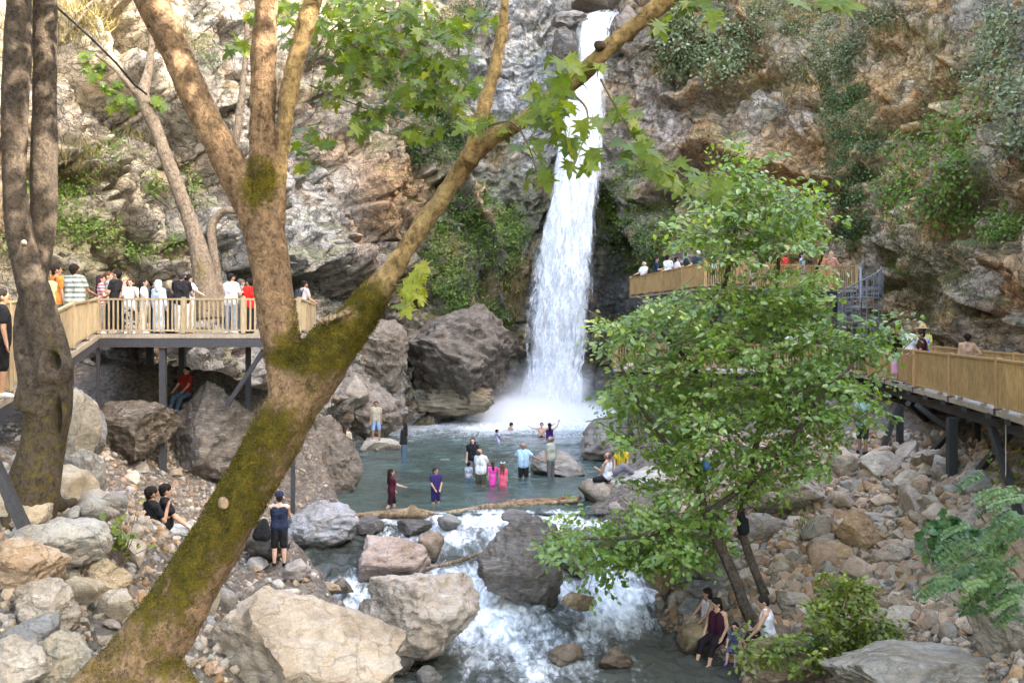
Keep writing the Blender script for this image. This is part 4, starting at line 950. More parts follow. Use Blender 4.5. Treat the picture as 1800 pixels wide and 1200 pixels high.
spray(main, [[(690, 500, 8.9), (715, 500, 8.6), (735, 470, 8.6)]], [(728, 495, 24, 26, 8.5, 9), (705, 530, 18, 16, 8.5, 5), (740, 468, 12, 10, 8.5, 4), (722, 508, 20, 20, 8.5, 8)], .14, 24,
      mat=leaf_mat('sun_tinted_sycamore_leaf', [(0, (.17, .24, .03)), (.6, (.30, .33, .05)), (1, (.42, .40, .09))], .5, .4, .4))  # sunlit yellow put into the colour of this leaf cluster
spray(main, [[(600, -20, 12), (600, 60, 12), (640, 90, 11.8), (720, 110, 11.7), (800, 180, 11.6)], [(600, 40, 12), (560, 80, 12), (545, 180, 12)], [(620, 60, 12), (630, 20, 12), (760, 30, 12)], [(545, 150, 12), (640, 190, 11.8), (760, 230, 11.7)]],
      [(610, 30, 60, 40, 11.8, 50), (640, 65, 60, 30, 11.8, 50), (720, 45, 60, 34, 11.7, 50), (800, 55, 40, 22, 11.6, 29), (700, 90, 60, 26, 11.7, 46), (640, 120, 55, 30, 11.8, 46), (740, 130, 60, 30, 11.6, 46), (790, 170, 45, 26, 11.6, 36), (720, 175, 50, 20, 11.6, 27),
       (660, 195, 50, 22, 11.8, 32), (590, 160, 40, 24, 12, 23), (740, 230, 40, 14, 11.6, 20), (640, 225, 22, 12, 11.7, 9), (545, 245, 24, 26, 12, 23), (540, 290, 16, 14, 12, 9), (600, 95, 40, 30, 12, 32), (520, 20, 30, 26, 12, 20), (780, 110, 45, 24, 11.6, 23), (680, 10, 120, 16, 11.8, 34), (530, 70, 30, 40, 12, 22), (560, 30, 40, 30, 12, 26), (850, 30, 30, 20, 11.6, 12), (700, 150, 90, 50, 11.8, 34), (830, 150, 24, 14, 11.6, 8)], .165, 25)
spray(main, [[(450, 60, 10.5), (420, 75, 10.5), (395, 70, 10.5)]], [(425, 78, 26, 14, 10.5, 16), (437, 28, 14, 12, 10.5, 8), (500, 20, 20, 20, 10.5, 10)], .15, 26)
spray(main, [[(1240, -40, 8.2), (1262, 10, 8.1)]], [(1262, 14, 22, 16, 8.0, 4), (1200, 0, 14, 8, 8.1, 2)], .2, 27)
spray(main, [[(1400, -60, 8.2), (1460, 0, 8.1)]], [(1440, 2, 46, 9, 8.0, 7)], .2, 28)

# ---- its unseen crown, added overhead and behind the viewer to shade the foreground
def shade_crown():
    rr = np.random.default_rng(71); n = 0; pos = []
    for k in range(560):
        c = np.array([rr.uniform(-9, 17), rr.uniform(-13, 13), 0]); c[2] = max(8.6, 6.9+.345*max(c[1], 0))+1.2+rr.random()**1.3*8
        m = 46; q = c+rr.normal(0, 1, (m, 3))*np.array([.75, .75, .28]); pos.append(q)
    q = np.concatenate(pos); q = q[q[:, 2] > 6.9+.36*np.maximum(q[:, 1], 0)+.3]; n = len(q)
    me = leaves_mesh('crown', q, rr.normal(0, .7, (n, 3))+np.array([0, 0, -.3]), rr.normal(0, .4, (n, 3))+np.array([0, 0, 1.]), rr.uniform(.17, .27, n), [(0, 0, 0), (.5, .15, 0), (.45, .6, -.05), (0, 1, -.1), (-.45, .6, -.05), (-.5, .15, 0)], [(0, 1, 2, 3), (0, 3, 4, 5)], np.clip(rr.normal(.45, .25, n), 0, 1))
    child('crown', me, SYC, main)
shade_crown()

# ---- the two dark trunks at the left edge, joined in a hollow foot
D2 = 12.7
ta = [(36, -120, 21, D2), (34, 0, 21, D2), (30, 110, 23, D2), (26, 210, 22, D2), (25, 310, 19, D2), (34, 405, 22, D2), (54, 490, 26, D2), (76, 565, 29, D2), (90, 640, 35, D2), (86, 705, 40, D2), (76, 780, 38, D2), (54, 870, 48, D2), (26, 950, 62, D2)]
tb = [(80, -120, 20, 13.2), (79, 0, 20, 13.2), (78, 200, 21, 13.2), (76, 380, 22, 13.1), (66, 470, 20, 13), (48, 545, 20, 12.9), (52, 610, 25, 12.8), (74, 670, 40, 12.7), (70, 720, 44, 12.7)]
burl = [(112, 660, 18, 12.5), (92, 652, 40, 12.6), (70, 655, 22, 12.6)]
rt = [(60, 850, 40, 12.7), (100, 885, 14, 13), (130, 882, 8, 13.6)]
hm = fuse([ta, tb, burl, rt], .022, 3, 14); Vh, Nh = bark_bumps(hm, .012, 4.)
px, py = proj(Vh)
hollow = np.exp(-(np.hypot((px-91)/11, (py-637)/15))**3)*(Nh[:, 1] < .2)+.7*np.exp(-(np.hypot((px-98)/7, (py-735)/34))**3)*(Nh[:, 1] < .2)
Vh = verts_of(hm); Vh[:, 1] += .32*hollow; hm.vertices.foreach_set('co', Vh.astype(np.float32).ravel()); hm.update()
attr(hm, 'moss', .30*sstep(640, 720, py)+.45*np.exp(-((px-92)/22)**2-((py-608)/22)**2)+.10); attr(hm, 'scar', 0*px)
ht = empty('sycamore_tree', (P(42, 870, D2).x, D2, 3.6), 'two dark trunks rising from one hollow mossy foot at the left edge', 'tree')
child('trunk', hm, bark_mat('dark_bark', (.105, .08, .06), (.065, .052, .042), True, .8), ht)
fg = MB(); fg.tube([P(37, 428, 12.5), P(42, 427, 12.44), P(46, 428, 12.42)], [.015, .04, .006], 10); o = fg.build('bracket_fungus', plain('fungus', (.30, .24, .17), .8), None, True); o.parent = ht; o.matrix_parent_inverse = ht.matrix_basis.inverted()

# ---- slim tree growing up through the left deck
D3 = 31.
sm = fuse([[(366, 560, 24, D3), (362, 515, 21, D3), (352, 450, 17, D3), (332, 385, 13, D3), (303, 305, 12, D3), (275, 228, 11, D3), (252, 172, 11, D3), (262, 120, 7, D3+.3), (268, 60, 6, D3+.4), (272, 0, 5, D3+.4)],
          [(256, 185, 8, D3), (236, 160, 5, D3), (205, 125, 4, D3), (168, 95, 3, D3)], [(385, 560, 18, D3+1), (378, 470, 8, D3+1), (372, 400, 8, D3+1.2), (392, 372, 7, D3+1.2), (420, 372, 6, D3+1)],
          [(405, 330, 4, D3+2), (418, 225, 6, D3+2), (430, 120, 5, D3+2), (436, 40, 5, D3+2)]], .035, 2, 10)
bark_bumps(sm, .02, 4.); n = len(sm.vertices); Vs = verts_of(sm); px, py = proj(Vs)
attr(sm, 'moss', .5*np.exp(-((px-352)/18)**2-((py-475)/40)**2)); attr(sm, 'scar', np.zeros(n))
st = empty('slim_tree', P(364, 585, D3), 'slim leaning tree growing up through the left deck', 'tree')
child('trunk', sm, bark_mat('slim_bark', (.26, .20, .14), (.19, .145, .10), True, .7), st)
spray(st, [[(205, 125, D3), (185, 140, D3), (200, 165, D3)]], [(168, 120, 22, 18, D3, 26), (190, 150, 22, 14, D3, 24), (212, 178, 26, 14, D3, 30), (275, 178, 16, 10, D3, 12), (155, 100, 14, 8, D3, 10)], .30, 31, d0=1.6)
cb = MB(); cb.tube([P(97, 10, 13.3), P(130, 40, 17), P(165, 72, 21), P(205, 112, 26), P(235, 148, 29.5), P(258, 166, 30.7)], [.018, .02, .025, .03, .035, .03], 6)
props(cb.build('cable', plain('black_cable', (.02, .02, .02), .6), None, True), 'black cable slung from the left trunk to the slim tree', 'cable')

# ---- leafy tree on the right bank
LF = leaf_mat('bank_tree_leaf', [(0, (.095, .175, .038)), (.45, (.165, .275, .060)), (.85, (.26, .37, .09)), (1, (.38, .46, .13))], .5, .28, .8)
bt = empty('leafy_tree', P(1312, 1085, 22), 'leafy green tree on the right bank hiding the middle of the walkway', 'tree')
stems = [[(1335, 1105, 24, 22), (1312, 1072, 15, 22), (1288, 1008, 14, 22.1), (1264, 955, 13, 22.2), (1240, 900, 11, 22.4), (1226, 830, 9, 22.6), (1212, 740, 8, 23), (1225, 640, 7, 23.3), (1262, 540, 6, 23.5), (1290, 420, 5, 23.6), (1300, 290, 3, 23.6)],
         [(1352, 1060, 14, 22.6), (1334, 1020, 11, 22.6), (1312, 960, 11, 22.8), (1302, 905, 10, 23), (1325, 800, 8, 23.4), (1350, 680, 7, 23.8), (1360, 560, 6, 24), (1370, 440, 4, 24)],
         [(1236, 905, 9, 22.4), (1290, 868, 8, 22.2), (1345, 825, 7, 22), (1395, 770, 6, 21.8), (1440, 700, 5, 21.6), (1500, 640, 3, 21.4)],
         [(1228, 850, 7, 22.6), (1180, 790, 5, 22.3), (1130, 720, 4, 22), (1090, 640, 3, 21.8)], [(1250, 925, 7, 22.2), (1180, 930, 5, 21.8), (1100, 945, 4, 21.4), (1010, 945, 3, 21.2)], [(1225, 650, 5, 23.2), (1150, 570, 4, 22.6), (1120, 530, 3, 22.4)],
         [(1360, 560, 5, 24), (1420, 500, 4, 23.5), (1450, 440, 3, 23)]]
stems = [[(a, b, c*(.72 if c > 6 else .85), d) for a, b, c, d in st_] for st_ in stems]
bm_ = fuse(stems, .026, 1, 8); n = len(bm_.vertices); attr(bm_, 'moss', np.zeros(n)-.3); attr(bm_, 'scar', np.zeros(n))
child('trunk', bm_, bark_mat('bank_bark', (.13, .10, .075), (.085, .065, .05), False), bt)
CROWN = [(1300, 285, 46, 40), (1285, 335, 80, 40), (1350, 350, 90, 40), (1400, 375, 55, 40), (1250, 390, 55, 40), (1320, 400, 110, 36), (1235, 425, 40, 26), (1420, 410, 44, 28), (1320, 440, 70, 20),
         (1150, 545, 50, 22), (1100, 575, 46, 30), (1200, 560, 80, 36), (1270, 530, 70, 36), (1360, 505, 90, 40), (1430, 490, 50, 34), (1310, 580, 120, 44), (1420, 560, 60, 36), (1520, 590, 45, 24), (1555, 570, 24, 26), (1490, 610, 50, 28),
         (1085, 610, 40, 16), (1130, 640, 60, 34), (1230, 640, 110, 42), (1350, 650, 110, 44), (1450, 640, 60, 40), (1510, 660, 40, 22), (1100, 700, 50, 30), (1180, 715, 90, 40), (1290, 720, 110, 44), (1400, 710, 90, 40), (1480, 700, 50, 34), (1540, 735, 32, 22),
         (1130, 760, 60, 24), (1210, 790, 80, 36), (1320, 790, 90, 40), (1410, 770, 60, 40), (1380, 835, 60, 24), (1270, 850, 80, 30), (1170, 845, 60, 26), (1230, 905, 70, 22),
         (985, 950, 34, 18), (1050, 945, 70, 26), (1130, 945, 80, 34), (1210, 945, 60, 36), (1030, 940, 60, 24), (1100, 930, 80, 26), (1160, 955, 70, 30), (1075, 960, 60, 22), (1225, 925, 50, 30), (1110, 965, 60, 20), (1080, 980, 60, 20), (1045, 1010, 16, 22), (1260, 970, 40, 26), (1150, 905, 70, 20), (1180, 980, 40, 16)]
def crown(blobs, dens, size, seed, dmid, depth, mat, tmpl, name, root, per=46, rad=.55, droop=.25, rnd_mu=.45):
    rr = np.random.default_rng(seed); pos = []; tip = []; nr = []; rn = []; tw = MB()
    for (bx, by, rx, ry) in blobs:
        a = math.pi*rx*ry/F*dmid/F*dmid; ns = max(2, int(a*dens))
        for _ in range(ns):
            th = rr.uniform(0, 6.28); r = math.sqrt(rr.random()); D = dmid+rr.normal(0, depth)
            c = np.array(P(bx+rx*r*math.cos(th), by+ry*r*math.sin(th), D))
            az = rr.uniform(0, 6.28); L = rad*rr.uniform(.6, 1.3)
            ax = np.array([math.cos(az), math.sin(az), rr.normal(-.05, .38)]); sd = np.array([-math.sin(az), math.cos(az), rr.normal(0, .32)])
            v = .16*rr.normal(); m = int(per*rr.uniform(.6, 1.3))
            u = rr.uniform(-1, 1, m); s = rr.normal(0, .34, m)*(1.1-.5*u)
            q = c+L*(u[:, None]*ax+s[:, None]*sd)+np.array([0, 0, 1])*(-droop*L*(u+1)**2*.35-.2*L*np.abs(s)+rr.normal(0, .035, m))[:, None]
            t_ = ax*.7+np.sign(s)[:, None]*sd*.8+rr.normal(0, .3, (m, 3))+np.array([0, 0, -.35])
            nn = np.array([0, -.7, 1.])+rr.normal(0, .42, (m, 3))
            pos.append(q); tip.append(t_); nr.append(nn); rn.append(np.clip(rr.normal(rnd_mu+v, .2, m), 0, 1))
            if rr.random() < .7:
                e = [Vector(c+L*(k*ax)+np.array([0, 0, -droop*L*(k+1)**2*.35-.02])) for k in (-1.3, -.4, .3, .9)]; tw.tube(e, [.012, .009, .006, .003], 4, False)
    pos, tip, nr, rn = (np.concatenate(a) for a in (pos, tip, nr, rn)); n = len(pos)
    me = leaves_mesh(name, pos, tip, nr, rr.uniform(.65, 1.2, n)*size, *tmpl, rn)
    o = link(name, me, mat); o.parent = root; o.matrix_parent_inverse = root.matrix_basis.inverted()
    if tw.v: t_ = tw.build('twig_sprays', TWIG, None, True); t_.parent = o
    return n
print('bank tree leaves', crown(CROWN, 12.6, .15, 41, 22.6, .9, LF, OVAL, 'crown', bt, per=40))

# ---- low shrub in front of the man in the white tank top
sh = empty('shrub', P(1490, 1165, 19), 'bright yellow green shrub at the water edge in front of the seated man', 'shrub')
SHB = leaf_mat('shrub_leaf', [(0, (.075, .115, .02)), (.5, (.15, .205, .03)), (.85, (.24, .29, .045)), (1, (.34, .36, .08))], .4, .4, .45)
stm = MB()
for (a, b) in (((1490, 1175), (1465, 1030)), ((1500, 1170), (1530, 1060)), ((1480, 1175), (1420, 1100)), ((1485, 1180), (1350, 1120)), ((1500, 1175), (1570, 1100)), ((1490, 1170), (1490, 1080))):
    A, B = P(*a, 19.), P(*b, 19.); M = (A+B)/2+Vector((0, 0, .12)); stm.tube([A, M, B], [.022, .014, .005], 5)
o = stm.build('stem_sprays', TWIG, None, True); o.parent = sh; o.matrix_parent_inverse = sh.matrix_basis.inverted()
crown([(1470, 1025, 34, 18), (1530, 1030, 26, 10), (1490, 1055, 50, 24), (1450, 1090, 24, 30), (1500, 1105, 60, 30), (1550, 1110, 34, 26), (1440, 1135, 44, 26), (1500, 1150, 50, 20), (1350, 1125, 34, 18), (1390, 1145, 40, 22), (1330, 1155, 24, 18), (1310, 1120, 14, 18), (1545, 1145, 24, 18), (1370, 1165, 22, 10)],
      42, .115, 42, 19., .3, SHB, OVAL, 'foliage', sh, per=26, rad=.3)

# ---- feathery branch reaching in from the right
FE = leaf_mat('feathery_leaf', [(0, (.045, .095, .030)), (.5, (.085, .155, .050)), (1, (.16, .24, .075))], .3, .45, .4)
fe = empty('feathery_tree', P(1840, 1080, 13.5), 'blue green feathery branches reaching in from the right edge', 'tree')
def fronds(root, spots, size, seed, D, mat):
    rr = np.random.default_rng(seed); pos = []; tip = []; nr = []; rn = []; b = MB()
    for (x, y, n, sx, sy) in spots:
        for _ in range(n):
            c = np.array(P(x+rr.normal(0, sx), y+rr.normal(0, sy), D+rr.normal(0, .5))); az = rr.uniform(2.2, 4.2); ax = np.array([math.cos(az), .4*math.sin(az), rr.normal(-.15, .25)]); ax /= np.linalg.norm(ax)
            sd = np.cross(ax, (0, -.5, 1)); sd /= np.linalg.norm(sd); L = rr.uniform(.28, .42); k = 15; u = np.linspace(0, 1, k)
            ln = c+L*u[:, None]*ax+np.array([0, 0, -.12])*(u**2)[:, None]; v = rr.random()
            b.tube([Vector(ln[0]), Vector(ln[7]), Vector(ln[14])], .003, 3, False)
            for s in (-1, 1):
                pos.append(ln); tip.append(np.tile(s*sd+.35*ax, (k, 1))+rr.normal(0, .12, (k, 3))); nr.append(np.tile((0, -.4, 1.), (k, 1))+rr.normal(0, .2, (k, 3))); rn.append(np.clip(v+rr.normal(0, .12, k), 0, 1))
    pos, tip, nr, rn = (np.concatenate(a) for a in (pos, tip, nr, rn))
    o = link('foliage', leaves_mesh('foliage', pos, tip, nr, rr.uniform(.8, 1.2, len(pos))*size, *DIAM, rn), mat); o.parent = root; o.matrix_parent_inverse = root.matrix_basis.inverted()
    b.build('leaf_stalk', TWIG, None, True).parent = o
fronds(fe, [(1775, 870, 11, 26, 16), (1785, 920, 14, 24, 20), (1745, 955, 16, 40, 20), (1770, 1000, 16, 30, 24), (1715, 1000, 11, 30, 16), (1790, 1050, 12, 20, 20), (1735, 1040, 8, 26, 12), (1690, 1000, 5, 16, 10)], .085, 51, 13.5, FE)
b = MB(); b.tube([P(1900, 1120, 13.6), P(1830, 1020, 13.6), P(1770, 950, 13.5), P(1740, 880, 13.4)], [.03, .02, .013, .006], 6); b.tube([P(1830, 1020, 13.6), P(1740, 1010, 13.5), P(1690, 1005, 13.4)], [.014, .01, .005], 5)
o = b.build('branch', TWIG, None, True); o.parent = fe; o.matrix_parent_inverse = fe.matrix_basis.inverted()

# ---- broad-leaved plant among the rubble
DB = hit(1665, 985, 'g')[2]*Vector((0, 1, 0)).dot((P(1665, 985, 10)-EYE).normalized())-.3
bp = empty('broad_leaved_plant', P(1665, 985, DB+.2), 'low dark green plant with broad round leaves among the rubble', 'plant')
rr = np.random.default_rng(61); n = 190; a = rr.uniform(0, 6.28, n); r = np.sqrt(rr.random(n))
ps = np.array([P(1665+56*r[i]*math.cos(a[i]), 948+42*r[i]*math.sin(a[i]), DB-.3*r[i]*math.cos(a[i]*2)) for i in range(n)])
ROUND = ([(0, .5, -.06)]+[(.5*math.sin(k*math.pi/5), .5-.5*math.cos(k*math.pi/5)*(1 if k else .6), .03) for k in range(10)], [(0, 1+k, 1+(k+1) % 10) for k in range(10)])
o = link('foliage', leaves_mesh('foliage', ps, rr.normal(0, .6, (n, 3))+np.array([0, -.3, -.5]), rr.normal(0, .3, (n, 3))+np.array([0, -.7, .8]), rr.uniform(.12, .22, n), *ROUND, np.clip(rr.normal(.4, .25, n), 0, 1)),
         leaf_mat('broad_leaf', [(0, (.03, .085, .022)), (.6, (.065, .15, .036)), (1, (.12, .22, .06))], .25, .4, .5))
o.parent = bp; o.matrix_parent_inverse = bp.matrix_basis.inverted()
stm = MB()
for i in range(0, n, 3): stm.tube([P(1665, 985, DB+.2), Vector(ps[i])], .008, 4, False)
o = stm.build('stem_sprays', TWIG, None, True); o.parent = bp; o.matrix_parent_inverse = bp.matrix_basis.inverted()
# ================================================================= PLANTS ON THE CLIFFS
IVY = leaf_mat('ivy_leaf', [(0, (.032, .068, .020)), (.5, (.066, .120, .036)), (1, (.13, .19, .06))], .25, .45, .45)
HERB = leaf_mat('herb_leaf', [(0, (.065, .125, .022)), (.5, (.13, .22, .04)), (1, (.22, .29, .06))], .35, .5, .35)
GREYB = leaf_mat('grey_shrub_leaf', [(0, (.085, .115, .045)), (.5, (.175, .215, .105)), (1, (.34, .37, .22))], .25, .5, .4)
DRY = leaf_mat('dry_grass', [(0, (.14, .12, .05)), (.5, (.22, .19, .08)), (1, (.34, .28, .14))], .3, .8, .15)
def cliff_patch(name, label, cat, blobs, mat, seed, leaf=.13, depth=.35, n_leaf=14, spread=.3, kind=None, group=None, hang=.25, tmpl=DIAM, grass=False, stems=0):
    """blobs: (px,py,rx,ry,clusters): leaf clusters growing out of the rock where each sight line meets it"""
    rr = np.random.default_rng(seed); pos = []; tip = []; nr = []; rn = []; b = MB(); first = None; low = None
    for (x, y, rx, ry, m) in blobs:
        for _ in range(m):
            th = rr.uniform(0, 6.28); r = math.sqrt(rr.random())*(1+.25*rr.normal())
            h = hit(x+rx*r*math.cos(th), y+ry*r*math.sin(th), 'c')
            if h is None: continue
            c = np.array(h[0]); nn = np.array(h[1]); k = int(n_leaf*rr.uniform(.6, 1.4)); v = rr.normal(0, .16)
            if low is None or c[2] < low[2]: low = c
            out = depth*rr.random()**1.5
            q = c+nn*out+rr.normal(0, spread, (k, 3))*np.array([1, .6, .75])+nn*np.abs(rr.normal(0, spread*.4, (k, 1)))
            if grass:
                t = np.array([0, 0, .9])+nn*.5+rr.normal(0, .35, (k, 3)); n_ = rr.normal(0, 1, (k, 3))
            else:
                t = nn*.4+np.array([0, 0, -hang])+rr.normal(0, .5, (k, 3)); n_ = nn*.6+np.array([0, 0, .7])+rr.normal(0, .4, (k, 3))
            pos.append(q); tip.append(t); nr.append(n_); rn.append(np.clip(rr.normal(.45+v, .2, k), 0, 1))
            if stems and rr.random() < stems: b.tube([Vector(c-nn*.1), Vector(c+nn*out*.6+np.array([0, 0, .1])), Vector(q[0])], [.025, .016, .006], 4, False)
    pos, tip, nr, rn = (np.concatenate(a) for a in (pos, tip, nr, rn)); n = len(pos)
    me = leaves_mesh(name, pos, tip, nr, rr.uniform(.6, 1.3, n)*leaf, *tmpl, rn)
    if b.v:
        root = empty(name, low, label, cat, group); o = link('foliage', me, mat); inv = Matrix.Translation(-Vector(low))
        o.parent = root; o.matrix_parent_inverse = inv; s = b.build('stem_sprays', TWIG, None, True); s.parent = root; s.matrix_parent_inverse = inv
        return root
    o = link(name, me, mat); props(o, label, cat, group, kind); return o
GRS = leaf_mat('grass_blade', [(0, (.06, .08, .02)), (.5, (.10, .13, .03)), (1, (.17, .17, .06))], .3, .6, .25)
BLADE = ([(-.04, 0, 0), (.04, 0, 0), (.02, .6, .06), (0, 1, .2), (-.02, .6, .06)], [(0, 1, 2), (0, 2, 4), (4, 2, 3)])
C = cliff_patch
C('herbs', 'bright green herbs hanging on the wet rock left of the waterfall', 'herbs', [(840, 370, 70, 40, 110), (870, 420, 60, 40, 120), (780, 460, 40, 50, 90), (800, 500, 60, 26, 80), (900, 480, 26, 40, 40), (840, 540, 60, 20, 50), (770, 400, 30, 40, 40), (900, 400, 30, 60, 60), (880, 560, 30, 40, 30)], HERB, 1, .16, .3, 16, .28, kind='stuff')
C('ivy', 'dark ivy sheet on the rock behind the tree limb', 'ivy', [(770, 190, 36, 44, 90), (790, 250, 40, 60, 130), (740, 250, 24, 40, 50), (760, 150, 30, 30, 40)], IVY, 2, .16, .35, 22, .3)
C('shrub', 'dark bush on the rock above the ivy sheet', 'shrub', [(830, 20, 40, 26, 40), (800, 50, 40, 26, 30), (740, 30, 60, 26, 30)], IVY, 3, .15, .5, 22, .35, stems=.2)
C('herbs', 'green herbs on the shaded rock right of the waterfall', 'herbs', [(1090, 400, 40, 60, 90), (1150, 400, 50, 50, 120), (1100, 320, 30, 40, 50), (1130, 460, 50, 40, 80), (1070, 350, 14, 60, 40), (1180, 380, 30, 30, 40)], HERB, 4, .15, .3, 16, .28, kind='stuff')
C('shrub', 'grey green shrub hanging over the top of the cliff beside the waterfall', 'shrub', [(1210, 30, 50, 36, 60), (1230, 80, 60, 36, 80), (1180, 120, 30, 26, 30), (1270, 110, 50, 26, 50), (1310, 40, 40, 40, 40), (1200, 60, 30, 60, 30)], GREYB, 5, .24, .9, 20, .4, stems=.3, tmpl=OVAL)
C('shrub', 'olive shrub spilling over the middle of the right cliff', 'shrub', [(1420, 40, 60, 34, 80), (1470, 90, 50, 40, 80), (1440, 120, 40, 26, 40), (1540, 30, 50, 26, 40)], GREYB, 6, .15, .7, 24, .4, stems=.2)
C('ivy', 'long dark ivy curtain down the right cliff', 'ivy', [(1480, 160, 40, 40, 110), (1500, 230, 40, 50, 160), (1490, 310, 36, 60, 160), (1500, 390, 34, 50, 120), (1460, 200, 26, 40, 60)], IVY, 7, .13, .4, 22, .3)
C('shrub', 'leafy shrub climbing the right cliff above the walkway', 'shrub', [(1590, 250, 36, 30, 16), (1620, 300, 50, 40, 36), (1650, 240, 50, 36, 26), (1690, 290, 36, 40, 30), (1600, 350, 50, 36, 28), (1670, 350, 36, 30, 26), (1700, 210, 36, 40, 26), (1560, 330, 26, 26, 14)], HERB, 8, .2, .8, 16, .4, stems=.35, tmpl=OVAL)
C('shrub', 'grey leaved shrub at the upper right edge', 'shrub', [(1770, 80, 36, 50, 60), (1730, 130, 40, 30, 40), (1780, 180, 30, 30, 40), (1790, 250, 20, 20, 20), (1750, 40, 30, 30, 30)], GREYB, 9, .18, .8, 18, .35, stems=.3, tmpl=OVAL)
C('shrub', 'small green shrub low on the bare rock at the right edge', 'shrub', [(1770, 390, 34, 20, 40), (1740, 400, 16, 10, 10)], HERB, 10, .15, .6, 18, .28, stems=.3, tmpl=OVAL)
C('grass', 'grass tufts on the slope behind the walkway', 'grass', [(1600, 460, 50, 40, 80), (1640, 500, 50, 50, 90), (1570, 500, 40, 50, 50), (1690, 440, 30, 40, 30), (1560, 420, 40, 30, 40), (1640, 560, 30, 30, 26)], GRS, 11, .24, .06, 16, .2, kind='stuff', tmpl=BLADE, grass=True)
C('dry_grass', 'dry grass and weeds on the upper right cliff', 'grass', [(1380, 130, 70, 40, 50), (1300, 160, 50, 30, 24), (1600, 60, 80, 50, 60), (1720, 330, 50, 40, 30), (1650, 130, 60, 40, 20), (1450, 20, 120, 20, 40), (1330, 80, 50, 40, 24)], DRY, 12, .45, .1, 16, .25, kind='stuff', tmpl=BLADE, grass=True)
C('weeds', 'green weeds on the rocky slope behind the left deck', 'weeds', [(130, 330, 40, 30, 30), (120, 380, 40, 40, 40), (60, 330, 30, 40, 30), (170, 400, 40, 24, 40), (275, 325, 16, 12, 14), (330, 330, 20, 30, 20), (200, 260, 40, 20, 20), (40, 420, 40, 30, 40), (240, 440, 40, 20, 30), (300, 420, 20, 20, 16)], HERB, 13, .13, .2, 14, .22, kind='stuff')
C('dry_grass', 'dry grass on the sunlit upper left slope', 'grass', [(140, 40, 60, 40, 60), (130, 270, 40, 24, 20), (230, 240, 40, 20, 16), (160, 320, 40, 20, 16), (60, 60, 40, 40, 40), (320, 90, 40, 40, 30), (640, 130, 60, 50, 80), (690, 80, 60, 40, 60), (870, 250, 30, 40, 40), (960, 300, 20, 60, 30)], DRY, 14, .4, .1, 14, .22, kind='stuff', tmpl=BLADE, grass=True)
C('shrub', 'small bush on the pale rock behind the left limb', 'shrub', [(355, 85, 20, 14, 14), (375, 100, 16, 10, 10)], GREYB, 15, .12, .4, 16, .25, stems=.3)
C('shrub', 'dark creeper on the brown rock beside the limb fork', 'shrub', [(700, 180, 40, 40, 50), (640, 100, 40, 40, 30), (660, 160, 30, 30, 20)], IVY, 16, .14, .3, 14, .3, stems=.15)
# a rust brown beard of dead moss hanging beside the fall
C('hanging_moss', 'brown beard of dead moss hanging beside the waterfall', 'moss', [(908, 500, 14, 30, 40), (902, 530, 12, 20, 20)], leaf_mat('dead_moss', [(0, (.10, .07, .03)), (.5, (.17, .12, .055)), (1, (.26, .19, .09))], .2, .8, .1), 17, .5, .3, 26, .16, hang=2.2, tmpl=BLADE)
# herbs on the bulging rock's top and small plants on the banks
rr = np.random.default_rng(90)
def bank_plant(px, py, size, n, label, mat, leaf=.07, name='plant'):
    h = hit(px, py, 'g')
    if h is None: return
    c = np.array(h[0]); q = c+np.abs(rr.normal(0, 1, (n, 3)))*np.array([0, 0, size])+rr.normal(0, size*.5, (n, 3))*np.array([1, 1, .3])+np.array([0, -.1, .15])
    root = empty(name, h[0], label, 'plant'); inv = Matrix.Translation(-h[0])
    o = link('foliage', leaves_mesh('foliage', q, rr.normal(0, .6, (n, 3)), rr.normal(0, .4, (n, 3))+np.array([0, -.3, 1]), rr.uniform(.6, 1.2, n)*leaf, *OVAL, np.clip(rr.normal(.5, .2, n), 0, 1)), mat); o.parent = root; o.matrix_parent_inverse = inv
    b = MB()
    for i in range(0, n, 4): b.tube([Vector(c), Vector((c+q[i])/2)+Vector((0, 0, .03)), Vector(q[i])], .006, 4, False)
    s = b.build('stem_sprays', TWIG, None, True); s.parent = root; s.matrix_parent_inverse = inv
bank_plant(218, 990, .22, 50, 'yellow green sapling beside the leaning trunk', SHB, .12)
bank_plant(640, 770, .5, 60, 'green tuft at the shore behind the low pale rock', HERB, .12)
bank_plant(1390, 885, .3, 60, 'blue green plant on the rubble beside the big tan boulder', GREYB, .12)
bank_plant(1415, 950, .35, 70, 'low green plant below the grey dead branch', HERB, .10)
bank_plant(1690, 1070, .4, 90, 'dark green seedling patch left of the tall brown grey boulder', HERB, .10)
bank_plant(1720, 1145, .2, 30, 'tiny green plant on the broad grey slab', HERB, .06)
bank_plant(400, 640, 1.1, 160, 'green bush seen under the left deck', HERB, .16)
bank_plant(1780, 860, .7, 130, 'bright green fern under the right walkway', SHB, .13)
bank_plant(78, 1140, .12, 26, 'small weed beside the dark grey boulder', HERB, .05)
